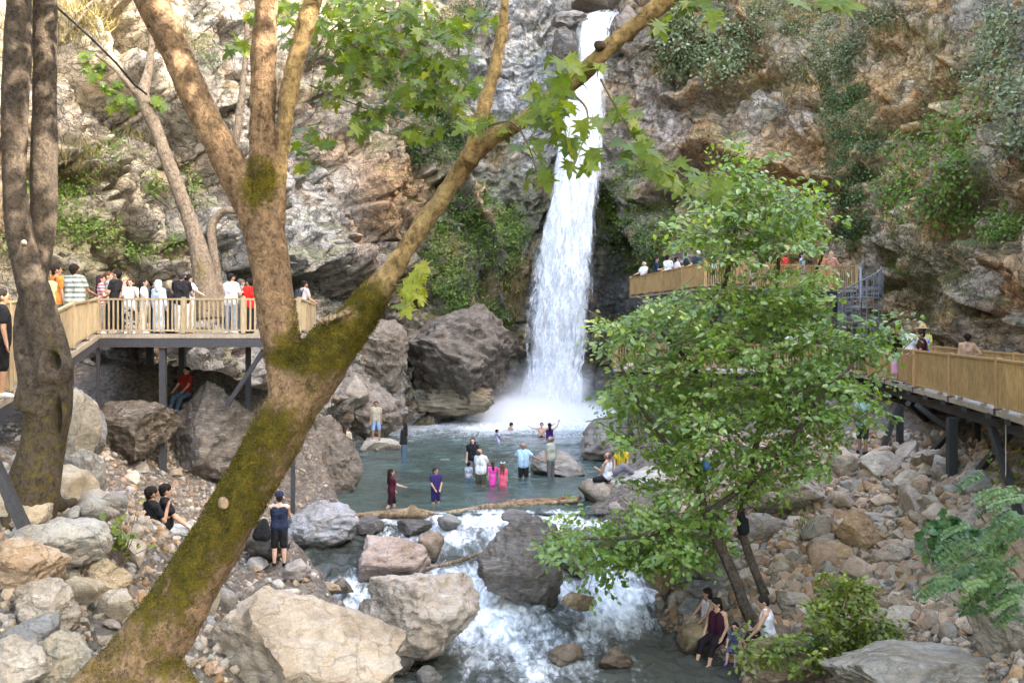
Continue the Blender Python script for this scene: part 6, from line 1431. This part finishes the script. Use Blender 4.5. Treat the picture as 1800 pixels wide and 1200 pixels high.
    if bs:
        cb_ = cloth(bc, bk); L = [(tp(-.05, 0, .54), tp(.05, 0, .54), .066, .066), (tp(-.045, .005, .575), tp(.045, .005, .575), .058*f**.6, .058*f**.6)]
        if bs in ('pants', 'shorts', 'loose', 'capri'):
            k = .95 if bs == 'shorts' else 1.; L += [(lg[s][0], mixp(lg[s][0], lg[s][1], k), .058*f**.5, .046 if bs != 'pants' else .041) for s in (-1, 1)]
            if bs != 'shorts': e = .55 if bs == 'capri' else .93; L += [(lg[s][1], mixp(lg[s][1], lg[s][2], e), .042, .036 if bs == 'loose' else .030) for s in (-1, 1)]
        elif bs == 'skirt': L += [(tp(s*.03, 0, .54), np.array([s*.05, 0, .12]), .062, .075) for s in (-1, 1)]+[(tp(0, 0, .54), np.array([0, 0, .12]), .065, .08)]
        P_('trousers' if bs in ('pants', 'loose', 'capri') else bs, grow(L, .009), cb_)
    if shoes: P_('shoes', grow(feet, .007), cloth(shoes))
    hk, hc = hair; hm = cloth(hc)
    cap = [(hp(0, -.018, .951), hp(0, .000, .956), .056*hs, .052*hs), (hp(0, -.026, .935), hp(0, -.028, .912), .046*hs, .035*hs)]+[(hp(s*.030, -.012, .947), hp(s*.034, .010, .958), .032*hs, .024*hs) for s in (-1, 1)]
    if hk == 'short': P_('hair', grow(cap, .003), hm)
    elif hk == 'thin': P_('hair', grow([(hp(0, -.024, .945), hp(0, -.03, .925), .050*hs, .04*hs)]+[(hp(s*.04, -.018, .94), hp(s*.04, -.02, .925), .02*hs, .016*hs) for s in (-1, 1)], .004), hm)
    elif hk in ('long', 'mid', 'tail'):
        e = dict(long=.70, mid=.82, tail=.76)[hk]; wd = .030 if hk != 'tail' else .008
        P_('hair', grow(cap+[(hp(s*wd, -.036, .925), tp(s*(wd+.012), -.066, e), .034*hs, .022) for s in (-1, 1)]+([(hp(s*.046, -.012, .935), tp(s*.056, -.02, max(e, .78)), .020, .014) for s in (-1, 1)] if hk != 'tail' else []), .003), hm)
    elif hk == 'scarf': P_('headscarf', grow([(hp(0, -.016, .95), hp(0, -.002, .955), .064*hs, .060*hs), (hp(0, -.03, .91), tp(0, -.02, .82), .055, .060), (hp(0, .018, .875), tp(0, .03, .80), .034, .045)]+[(hp(s*.048, .0, .94), hp(s*.042, .012, .885), .022, .022) for s in (-1, 1)], .002), hm)
    elif hk == 'cap':
        P_('hair', grow([(hp(0, -.03, .93), hp(0, -.034, .912), .046*hs, .036*hs)], .003), cloth(HAIRB))
        P_('cap', grow([(hp(0, -.014, .965), hp(0, .004, .965), .060*hs, .056*hs), (hp(-.025, .06, .962), hp(.025, .06, .962), .010, .010), (hp(-.022, .085, .958), hp(.022, .085, .958), .008, .008), (hp(0, .04, .965), hp(0, .09, .958), .012, .008)], .0), hm)
    elif hk == 'hat':
        P_('hair', grow(cap, 0), cloth(HAIRB)); n = 20; q = np.array(hp(0, -.005, .975))
        V, Fs = [], []; prof = [(.135, -.018), (.06, .0), (.057, .055), (.03, .07), (.0005, .072), (.0005, .062), (.05, .05), (.053, -.004), (.133, -.026)]
        for r, zz in prof: V += [(q+base+hx*math.cos(2*math.pi*k/n)*r+hf*math.sin(2*math.pi*k/n)*r+hu*zz)*H for k in range(n)]
        m = len(prof); Fs = [(i*n+k, i*n+(k+1) % n, ((i+1) % m)*n+(k+1) % n, ((i+1) % m)*n+k) for i in range(m) for k in range(n)]
        mb = MB(); mb.add(V, Fs); mb.build('straw_hat', hm, o, True)
    if hk in ('short', 'thin') and 'beard' in extra: P_('beard', grow([(hp(0, .022, .90), hp(0, .03, .882), .040*hs, .026*hs)]+[(hp(s*.04, .0, .915), hp(s*.03, .02, .885), .018*hs, .018*hs) for s in (-1, 1)], .0035), hm)
    o['_tp'] = 0; del o['_tp']
    w2 = lambda v: Matrix.Translation(o.location)@Matrix.Rotation(math.radians(face), 4, 'Z')@Vector((np.array(v)+base)*H)
    return dict(o=o, w=w2, sh=sh, tp=tp, hp=hp, H=H, vox=vox, X=X, fw=fw, ax=ax, lg=lg)

def bag(pp, mat, label, cat, w=.13, hh=.24, y=-.11, strap=True, name='backpack', z=.70):
    """a pack worn on the back: body, flap pocket and two straps"""
    H = pp['H']; tp = pp['tp']; V, Fs = [], []
    for a, b, ra, rb in [(tp(sx*w*.3, y, z-hh*.35), tp(sx*w*.3, y, z+hh*.3), .05, .045) for sx in (-1, 1)]+[(tp(-.02, y-.035, z-hh*.25), tp(.02, y-.035, z-hh*.25), .035, .035)]:
        vv, ff = cone([*pp['w'](a)], [*pp['w'](b)], ra*H, rb*H); k = len(V); V += list(vv); Fs += [tuple(i+k for i in q) for q in ff]
    o = link(name, remesh(V, Fs, .016, 1), mat); props(o, label, cat)
    if strap:
        m = MB()
        for sx in (-1, 1): m.tube([pp['w'](tp(sx*.06, y+.03, z-.10)), pp['w'](tp(sx*.085, .0, z-.02)) if 0 else pp['w'](tp(sx*.075, -.06, z+.13)), pp['w'](tp(sx*.07, .0, .872)), pp['w'](tp(sx*.07, .07, .80)), pp['w'](tp(sx*.085, .078, .72))], .012*H, 6)
        m.build('strap', mat, o, True)
    return o
def cone_mesh(lst, vox, name, mat, label, cat):
    V, Fs = [], []
    for a, b, ra, rb in lst:
        vv, ff = cone(a, b, ra, rb); k = len(V); V += list(vv); Fs += [tuple(i+k for i in q) for q in ff]
    return props(link(name, remesh(V, Fs, vox, 2), mat), label, cat)

G1, G2, G3, G4 = 'visitors on the left viewing deck', 'bathers in the pool', 'visitors on the upper platform', 'visitors on the right walkway'
zr = lambda y: float(np.interp(y, [12, 16.6, 21.5, 28], [4.25, 4.76, 5.36, ZD]))
# ---- left deck and its ramp
ST = lambda c, fr: ('stripe', c, fr)
p16 = person(99, 24.4, zr(24.4), 1.84, -35, 'man in an orange T-shirt and maroon backpack seen from behind on the ramp', ('tee', (.62, .19, .04)), ('pants', OLIVE), shoes=BLACK, skin=1, group=G1, look=(-.3, 0))
bag(p16, cloth((.13, .03, .035)), 'maroon backpack worn by the man in an orange T-shirt', 'backpack')
person(131, 24.3, zr(24.3), 1.86, -8, 'broad man in a grey and white striped T-shirt seen from behind on the ramp', ('tee', (.50, .52, .46), ST((.16, .19, .17), 52)), ('pants', (.03, .035, .05)), shoes=BLACK, skin=2, fat=1.22, arms=('down', 'rail'), group=G1)
person(82, 21.6, zr(21.6), 1.70, -20, 'woman in a pale yellow T-shirt half hidden by the hollow tree', ('tee', (.62, .50, .22)), ('pants', OLIVE), ('mid', (.16, .10, .05)), BLACK, group=G1, arms=('down', 'back'))
person(4, 16.2, zr(16.2), 1.72, -60, 'person in black shorts and a dark top cut by the left picture edge', ('tee', BLACK), ('shorts', BLACK), shoes=WHITE, skin=1, group=G1)
person(178, 28.7, ZD, 1.66, -70, 'woman with long dark hair in a red and white striped top at the deck corner', ('tee', (.60, .50, .50), ST((.40, .05, .07), 70)), ('pants', GREYC), ('long', (.035, .014, .022)), WHITE, group=G1, arms='phone')
person(191, 29.8, ZD, 1.80, -80, 'man with cropped reddish hair standing behind the couple at the deck corner', ('tee', GREYC), ('pants', BLACK), ('short', (.10, .04, .02)), BLACK, group=G1)
person(204, 28.75, ZD, 1.80, 80, 'young man in a black T-shirt looking left over his shoulder on the left deck', ('tee', BLACK), ('pants', BLACK), shoes=WHITE, group=G1, arms='phone', look=(.1, .1))
person(219, 29.9, ZD, 1.66, 160, 'fair haired woman in pink behind the girl with sunglasses', ('tee', (.55, .32, .28)), ('pants', (.55, .42, .36)), ('mid', (.40, .27, .13)), WHITE, skin=3, group=G1, arms='face')
p5 = person(229, 28.7, ZD, 1.54, 185, 'girl in a white top and striped trousers holding both hands to her face', ('tee', WHITE), ('pants', (.03, .03, .03), ('blotch', (.62, .62, .62), 9)), ('mid', (.06, .03, .02)), WHITE, group=G1, arms='face')
person(253, 28.9, ZD, 1.56, -75, 'woman with long black hair in a white top and cream trousers on the left deck', ('tee', WHITE), ('loose', CREAM), ('long', HAIRB), WHITE, group=G1)
person(270, 30.4, ZD, 1.62, -60, 'dark haired person in navy behind the woman in a pale headscarf', ('tee', NAVY), ('pants', BLACK), shoes=BLACK, skin=1, group=G1)
person(279, 28.8, ZD, 1.52, -20, 'woman in a pale headscarf and light blue tunic on the left deck', ('robe', (.50, .58, .66)), ('loose', (.55, .58, .60)), ('scarf', (.55, .58, .52)), GREYC, group=G1)
person(299, 29.2, ZD, 1.52, -110, 'woman in a beige headscarf and long dark coat on the left deck', ('robe', (.05, .04, .035)), ('loose', BLACK), ('scarf', (.34, .27, .17)), BLACK, group=G1)
person(319, 28.75, ZD, 1.76, 10, 'man in a black shirt and white trousers seen from behind at a deck post', ('tee', BLACK), ('loose', (.60, .58, .54)), ('short', (.05, .045, .045)), (.30, .16, .10), group=G1, fat=1.1, arms=('rail', 'rail'))
person(332, 29.6, ZD, 1.72, -40, 'person in a white T-shirt beside the man in a black shirt', ('tee', WHITE), ('pants', CREAM), ('short', HAIRB), (.30, .2, .14), group=G1, arms=('down', 'side'))
person(406, 29.0, ZD, 1.72, -20, 'man in a white T-shirt and blue jeans seen from behind on the left deck', ('tee', (.80, .79, .80)), ('pants', (.22, .27, .34)), shoes=WHITE, skin=1, group=G1, arms='phone', look=(-.4, -.1))
person(424, 30.4, ZD, 1.62, -50, 'person in grey beside the man in a white T-shirt and blue jeans', ('tee', (.25, .30, .28)), ('pants', GREYC), ('short', (.10, .09, .08)), BLACK, group=G1)
person(438, 29.6, ZD, 1.60, 60, 'child in a bright red top next to the sycamore limb', ('tee', (.62, .02, .015)), ('pants', BLACK), shoes=BLACK, group=G1)
p15 = person(529, 32.5, ZD, 1.68, -45, 'person leaning on the far deck railing with a dark backpack', ('tee', (.55, .45, .42)), ('pants', (.16, .18, .2)), shoes=BLACK, skin=1, arms='rail', lean=(0, .22), group=G1)
bag(p15, cloth((.035, .038, .045)), 'dark grey backpack on the person leaning on the far deck railing', 'backpack')
person(328, 31.6, gz((328-HX)/F*31.6, 31.6)+.35, 1.66, 150, 'person in a red shirt sitting in the shade under the left deck', ('tee', (.30, .03, .03)), ('pants', JEANS), shoes=WHITE, legs='sitdown', arms='knee')
# ---- pool
person(766, 32.8, -.27, 1.42, -150, 'boy in a purple football kit with clasped hands standing in the pool', ('tee', (.035, .022, .11)), ('shorts', (.03, .02, .10)), skin=1, arms='low', look=(.7, .1), group=G2)
person(688, 32.1, -.26, 1.50, -70, 'girl in a dark red top wading near the driftwood log', ('tee', (.075, .012, .025)), ('shorts', (.03, .008, .015)), ('long', HAIRB), skin=0, legs='walk', arms=('low', 'fwd'), group=G2)
person(831, 39.6, -.30, 1.66, 175, 'long haired woman in a black T-shirt facing the viewer in the pool', ('tee', BLACK), ('pants', (.16, .17, .19)), ('long', (.03, .02, .015)), skin=3, group=G2)
person(845, 36.6, -.42, 1.74, -30, 'man in a white T-shirt and olive shorts looking up in the pool', ('tee', (.80, .80, .79)), ('shorts', OLIVE), ('thin', (.08, .06, .05)), skin=1, look=(-.5, .45), arms=('down', 'fwd'), fat=1.1, group=G2)
person(824, 37.0, -.30, 1.04, -15, 'toddler in a pale patterned shirt standing in the pool', ('tee', (.55, .56, .60), ('blotch', (.25, .27, .36), 18)), ('shorts', (.12, .16, .25)), skin=0, group=G2, hs=1.3)
person(866, 36.4, -.30, 1.16, 20, 'girl in a bright pink dress seen from behind in the pool', ('dress', (.80, .08, .40)), (None, None), ('tail', (.05, .03, .02)), group=G2, hs=1.2, arms=('down', 'side'))
p26 = person(884, 36.2, -.32, 1.14, -12, 'girl in a coral dress with long loose hair and a white bow in the pool', ('dress', (.85, .13, .22)), (None, None), ('long', (.14, .07, .035)), group=G2, hs=1.2)
b0 = p26['w'](p26['hp'](0, -.01, 1.005)); cone_mesh([(b0+Vector((-.07, 0, .02)), b0, .03, .012), (b0+Vector((.07, 0, .02)), b0, .03, .012)], .008, 'bow', cloth(WHITE), 'white hair bow on the girl in a coral dress', 'bow')
person(920, 38.4, -.42, 1.72, 172, 'man in a light blue polo shirt with one hand on his hip', ('tee', (.42, .60, .76)), ('shorts', BLACK), ('thin', (.08, .07, .065)), skin=2, arms=('side', 'hip'), fat=1.15, group=G2, look=(.1, 0))
person(968, 38.2, -.16, 1.74, 55, 'bald man in a sage green T-shirt and grey trousers beside the pool boulder', ('tee', (.40, .42, .34)), ('pants', (.13, .125, .125)), ('thin', (.20, .16, .13)), skin=1, fat=1.18, group=G2, look=(.2, -.1))
person(874, 50, -.62, 1.22, -60, 'child in a blue and white shirt waist deep in the pool', ('tee', (.55, .57, .62), ('blotch', (.10, .12, .25), 12)), ('shorts', NAVY), skin=0, group=G2, arms=('down', 'fwd'), hs=1.2)
person(893, 55.5, -1.22, 1.65, -60, 'swimmer with only head and shoulders above the water near the foam', (None, None), ('shorts', NAVY), skin=1, group=G2, arms='fwd', lean=(0, .35))
person(966, 51.6, -.85, 1.62, 5, 'swimmer in a purple swimsuit raising both arms', ('swim', (.05, .02, .13)), (None, None), ('tail', HAIRB), skin=0, group=G2, arms=('side', 'up'))
person(952, 52.4, -.95, 1.66, 175, 'swimmer with arms spread wide facing the swimmer in purple', (None, None), ('shorts', NAVY), skin=0, group=G2, arms=((( .9, .1, .35), (.8, 0, .6)), ((.95, .1, .1), (.9, 0, .45))))
person(710, 42.6, -.06, 1.72, 80, 'woman with long black hair in black and jeans at the left of the pool', ('long', BLACK), ('loose', (.08, .13, .19)), ('long', HAIRB), skin=3, group=G2)
person(661, 46.8, P(0, 773, 46.8).z, 1.78, 188, 'bearded man in a beige T-shirt and denim shorts standing on the low pale rock', ('tee', (.38, .34, .25)), ('shorts', (.22, .34, .52)), shoes=(.25, .2, .16), skin=2, legs='wide')
person(607, 40.5, P(0, 822, 40.5).z, 1.70, -10, 'woman in a cream coat with a long brown braid on the left shore', ('robe', (.50, .43, .30)), ('loose', (.48, .43, .33)), ('tail', (.05, .025, .02)), GREYC)
person(1068, 33.2, P(0, 846, 33.2).z, 1.74, 60, 'man in a white vest sitting cross legged on the right shore rock', ('tank', (.72, .74, .77)), ('shorts', BLACK), ('thin', (.14, .10, .08)), skin=1, legs='cross', arms=('phone', 'knee'), fat=1.15, look=(.3, 0))
person(1093, 35.6, P(0, 826, 35.6).z, 1.66, 165, 'person in a yellow shirt looking down behind the man in a white vest', ('tee', (.60, .42, .03)), ('pants', GREYC), ('short', HAIRB), skin=1, legs='sit', arms='knee', look=(.3, -.5), lean=(0, .15))
person(1091, 43.6, P(0, 738, 43.6).z, 1.60, 100, 'bare legged person standing on the big shore boulder behind the leaves', ('tee', (.10, .09, .08)), ('shorts', (.06, .06, .07)), skin=1)
# ---- upper platform
def up_(px, D, h, face, label, top, hair=('short', HAIRB), bot=('pants', GREYC), **kw): return person(px, D, ZU, h, face, label, top, bot, hair, BLACK, group=G3, **kw)
up_(1132, 54.6, 1.80, 130, 'white haired man in a white shirt at the left end of the upper platform', ('tee', (.78, .78, .77)), ('thin', (.6, .6, .6)), arms='rail', skin=0)
up_(1154, 52.2, 1.88, -100, 'bearded man in a navy T-shirt on the upper platform', ('tee', (.018, .03, .07)), arms='phone', skin=1)
up_(1174, 50.6, 1.88, -50, 'tall man in a white shirt seen from the side on the upper platform', ('tee', (.82, .82, .81)), arms='phone', skin=1)
up_(1190, 49.6, 1.72, -80, 'person in white with dark hair between the tall man and the hooded woman', ('tee', (.78, .75, .73)), arms='phone')
up_(1206, 47.6, 1.80, -95, 'woman in a grey headscarf and dark jacket leaning on the upper rail', ('long', (.035, .042, .04)), ('scarf', (.30, .30, .33)), arms='rail', skin=3)
up_(1226, 46.0, 1.74, 140, 'person in a white cap and dark shirt at the front of the upper platform', ('tee', (.03, .04, .06)), ('cap', WHITE), arms='rail')
up_(1254, 44.6, 1.86, 20, 'man in a white T-shirt and dark jeans at the corner of the upper platform', ('tee', WHITE), bot=('pants', (.02, .035, .075)))
up_(1302, 46.4, 1.66, 100, 'person in an orange top half hidden by leaves on the upper platform', ('tee', (.65, .27, .08)), ('scarf', (.6, .5, .4)))
up_(1376, 46.6, 1.76, 150, 'person in sunglasses and a red shirt behind the tree top', ('tee', (.60, .05, .04)), skin=1)
up_(1410, 47.0, 1.74, -120, 'person in a grey and white top on the upper platform behind the leaves', ('tee', (.45, .48, .50), ('blotch', (.08, .08, .09), 6)))
up_(1447, 46.8, 1.72, -30, 'woman in an orange headscarf next to the woman in salmon', ('robe', (.55, .22, .10)), ('scarf', (.58, .30, .14)))
up_(1462, 46.4, 1.74, -60, 'woman in a long salmon robe leaning on the right end of the upper rail', ('robe', (.58, .27, .19)), ('scarf', (.5, .3, .2)), arms='rail', bot=('loose', (.5, .24, .18)))
# ---- right walkway
def wk(px, D, h, face, label, top, hair=('short', HAIRB), bot=('pants', GREYC), **kw): return person(px, D, ZW, h, face, label, top, bot, hair, BLACK, group=G4, **kw)
wk(1597, 30.6, 1.80, -70, 'man in a white T-shirt and beige shorts on the right walkway', ('tee', (.74, .73, .71)), ('thin', (.2, .18, .17)), ('shorts', (.48, .42, .32)), arms='phone', skin=1)
p52 = wk(1622, 31.6, 1.78, -20, 'person in a straw hat and yellow top carrying a bright bag', ('tee', (.70, .62, .16)), ('hat', (.55, .36, .16)), arms=('rail', 'down'))
bag(p52, cloth((.55, .52, .60), ('blotch', (.12, .12, .42), 7)), 'white and purple bag on the back of the person in a straw hat', 'bag', .2, .34, -.12, name='bag', z=.66)
wk(1626, 29.2, 1.66, 80, 'man in a maroon shirt leaning towards the man in a white T-shirt', ('tee', (.055, .012, .018)), arms='rail', skin=2, lean=(0, .18))
wk(1573, 31.4, 1.08, -70, 'small girl in a pink dress on the right walkway', ('dress', (.70, .38, .48)), ('mid', HAIRB), (None, None), arms='fwd', hs=1.25)
wk(1700, 26.8, 1.58, -10, 'bare backed boy in black shorts on the right walkway', (None, None), bot=('shorts', BLACK), skin=1, arms=('down', 'hip'))
wk(1245, 41.6, 1.70, 170, 'person in a white shirt seen through the leaves on the lower platform', ('tee', WHITE), skin=1)
wk(1390, 39.6, 1.72, 150, 'person in a white top and dark trousers behind the leafy crown', ('tee', WHITE), bot=('pants', NAVY))
wk(1150, 42.6, 1.66, 120, 'dark haired person near the left corner of the lower platform', ('tee', (.35, .2, .15)), skin=1)
g = gz((1516-HX)/F*29, 29); person(1516, 29, max(g, P(0, 800, 29).z), 1.72, 120, 'man in a teal T-shirt and dark shorts standing under the right walkway', ('tee', (.26, .44, .44)), ('shorts', (.03, .035, .05)), skin=2, shoes=BLACK, arms=('down', 'down'))
# ---- at the water on the right
person(1244, 22.7, P(0, 1096, 22.7).z, 1.42, 112, 'long haired girl in a white top sitting on the mossy ochre rock', ('tank', (.70, .66, .68)), ('shorts', (.25, .22, .22)), ('long', (.02, .012, .01)), (.35, .48, .42), skin=1, legs='sitdown', arms='knee', look=(-.5, -.2), hs=1.2)
person(1262, 21.9, P(0, 1122, 22.0).z, 1.66, 132, 'woman in a plum camisole and cropped trousers dipping her feet in the stream', ('tank', (.045, .010, .022)), ('capri', (.016, .010, .014)), ('tail', HAIRB), skin=0, legs='sitdown', arms=(((.3, .1, -.95), (-.1, .6, -.75)), ((.3, .1, -.95), (-.1, .6, -.75))), fat=1.2, look=(-.5, -.35))
person(1292, 21.3, P(0, 1141, 21.3).z, .95, 150, 'toddler in a dark blue dress and purple shoes beside the woman in plum', ('dress', (.05, .06, .12), ('blotch', (.14, .15, .22), 22)), (None, None), ('mid', HAIRB), (.28, .14, .55), skin=0, legs='sitdown', arms='knee', hs=1.4)
person(1352, 20.6, P(0, 1130, 20.6).z, 1.76, 70, 'man in a white tank top and black shorts sitting beside the shrub', ('tank', (.74, .72, .76)), ('shorts', BLACK), ('short', (.02, .014, .012)), skin=0, legs='sit', arms='knee', fat=1.15, look=(.2, -.3), lean=(0, .12))
# ---- left bank
def dg(px, py, d): 
    h = hit(px, py, 'g'); return h[0].y if h else d
hh = hit(270, 1000, 'g')[0]; d1 = float(np.clip(hh.y, 19, 22.5)); d2 = d1+.55
person(267, d1, P(0, 950, d1).z, 1.84, -50, 'man in black resting his chin on his hand on the left bank', ('tee', BLACK), ('pants', BLACK), shoes=BLACK, skin=1, legs='sitdown', arms=('crossed', 'chin'), look=(0, -.05))
person(291, d2, P(0, 942, d2).z, 1.82, -65, 'man in pale trousers beside the man with his chin on his hand', ('tee', BLACK), ('pants', (.52, .53, .54)), shoes=WHITE, skin=0, legs='sit', arms='knee', look=(.1, -.1))
place_rock(rock_data(777, 4, 9), 'boulder', 300, 976, 74, 66, d2+.2, GREY, 'grey rock on which the man in pale trousers sits')
place_rock(rock_data(778, 4, 9), 'boulder', 256, 984, 74, 66, d1+.15, (.24, .235, .225), 'dark stone on which the man resting his chin sits')
person(491, 24.0, P(0, 994, 24).z, 1.74, 5, 'person in a navy vest and cap seen from behind beside the leaning trunk', ('tank', NAVY), ('shorts', BLACK), ('cap', NAVY), BLACK, skin=3, arms=('fwd', 'fwd'), look=(.2, -.2))
q = P(462, 932, 23.7); cone_mesh([(q+Vector((-.12, 0, -.12)), q+Vector((-.04, 0, .16)), .14, .10), (q+Vector((.05, 0, -.12)), q+Vector((.03, 0, .2)), .16, .10)], .02, 'bag', cloth(BLACK), 'black bag lying on the dark flat topped rock', 'bag')
q = P(1305, 915, 22.5); cone_mesh([(q+Vector((0, 0, .18)), q+Vector((.02, 0, -.22)), .05, .12), (q+Vector((.08, 0, .02)), q+Vector((.08, 0, -.22)), .06, .09)], .02, 'bag', cloth(BLACK), 'black bag hanging on the second stem of the leafy tree', 'bag')
q = P(1432, 1122, 19.6); cone_mesh([(q+Vector((-.22, 0, -.02)), q+Vector((.2, 0, -.06)), .06, .07), (q+Vector((.0, 0, .06)), q+Vector((.22, .02, .0)), .05, .06)], .02, 'towel', cloth((.22, .52, .72)), 'light blue towel bunched on the reddish brown rock', 'towel')
q = P(1095, 824, 34.3); cone_mesh([(q+Vector((-.28, 0, -.12)), q+Vector((.0, 0, .08)), .13, .14), (q+Vector((.0, 0, .08)), q+Vector((.3, 0, -.1)), .14, .1)], .02, 'bent_legs', cloth((.20, .19, .21)), 'grey purple trousered legs of a bending person by the pale cracked rock', 'bent_legs')  # plain heap standing in for the legs of a bending person
q = P(1240, 814, 22.3); cone_mesh([(q+Vector((0, 0, .08)), q+Vector((.03, 0, -.08)), .07, .09)], .02, 'bag', cloth((.10, .20, .48)), 'blue bag hung in the leafy tree', 'bag')
# ================================================================= LIGHT AND CAMERA
SUN_EL = math.radians(35); SUN_TO = Vector((.93, -.37, 0)).normalized()
sd = Vector((SUN_TO.x*math.cos(SUN_EL), SUN_TO.y*math.cos(SUN_EL), math.sin(SUN_EL)))
sl = bpy.data.lights.new('sun', 'SUN'); sl.energy = 2.2; sl.angle = math.radians(.5); sl.color = (1, .93, .82)
so = bpy.data.objects.new('sun', sl); COL.objects.link(so); so.rotation_euler = sd.to_track_quat('Z', 'Y').to_euler()
w = bpy.data.worlds.new('World'); SC.world = w; w.use_nodes = True
nt = w.node_tree; bg = nt.nodes['Background']
sky = nt.nodes.new('ShaderNodeTexSky'); sky.sky_type = 'NISHITA'; sky.sun_disc = False
sky.sun_elevation = SUN_EL; sky.sun_rotation = math.atan2(sd.x, sd.y)
sky.dust_density = 3.; sky.air_density = 1.0; sky.ozone_density = .6
nt.links.new(sky.outputs[0], bg.inputs[0]); bg.inputs[1].default_value = .15
cam = bpy.data.cameras.new('camera'); cam.lens = 35; cam.sensor_width = 36; cam.sensor_fit = 'HORIZONTAL'
cam.shift_y = -(600-HY)/1800; cam.clip_end = 600; cam.clip_start = .1
co = bpy.data.objects.new('camera', cam); COL.objects.link(co); co.location = (0, 0, CAMZ); co.rotation_euler = (math.pi/2, 0, 0)
SC.camera = co
vs = SC.view_settings; SC.display_settings.display_device = 'sRGB'
vs.view_transform = 'Standard'; vs.look = 'None'; vs.gamma = 1; vs.use_curve_mapping = False; vs.exposure = EXPOSURE
vs.use_white_balance = True; vs.white_balance_temperature = 7000; vs.white_balance_tint = 10
SC.cycles.max_bounces = 8; SC.cycles.diffuse_bounces = 1; SC.cycles.transparent_max_bounces = 16; SC.cycles.use_denoising = True
SC.cycles.volume_bounces = 4; SC.cycles.volume_step_rate = 2.
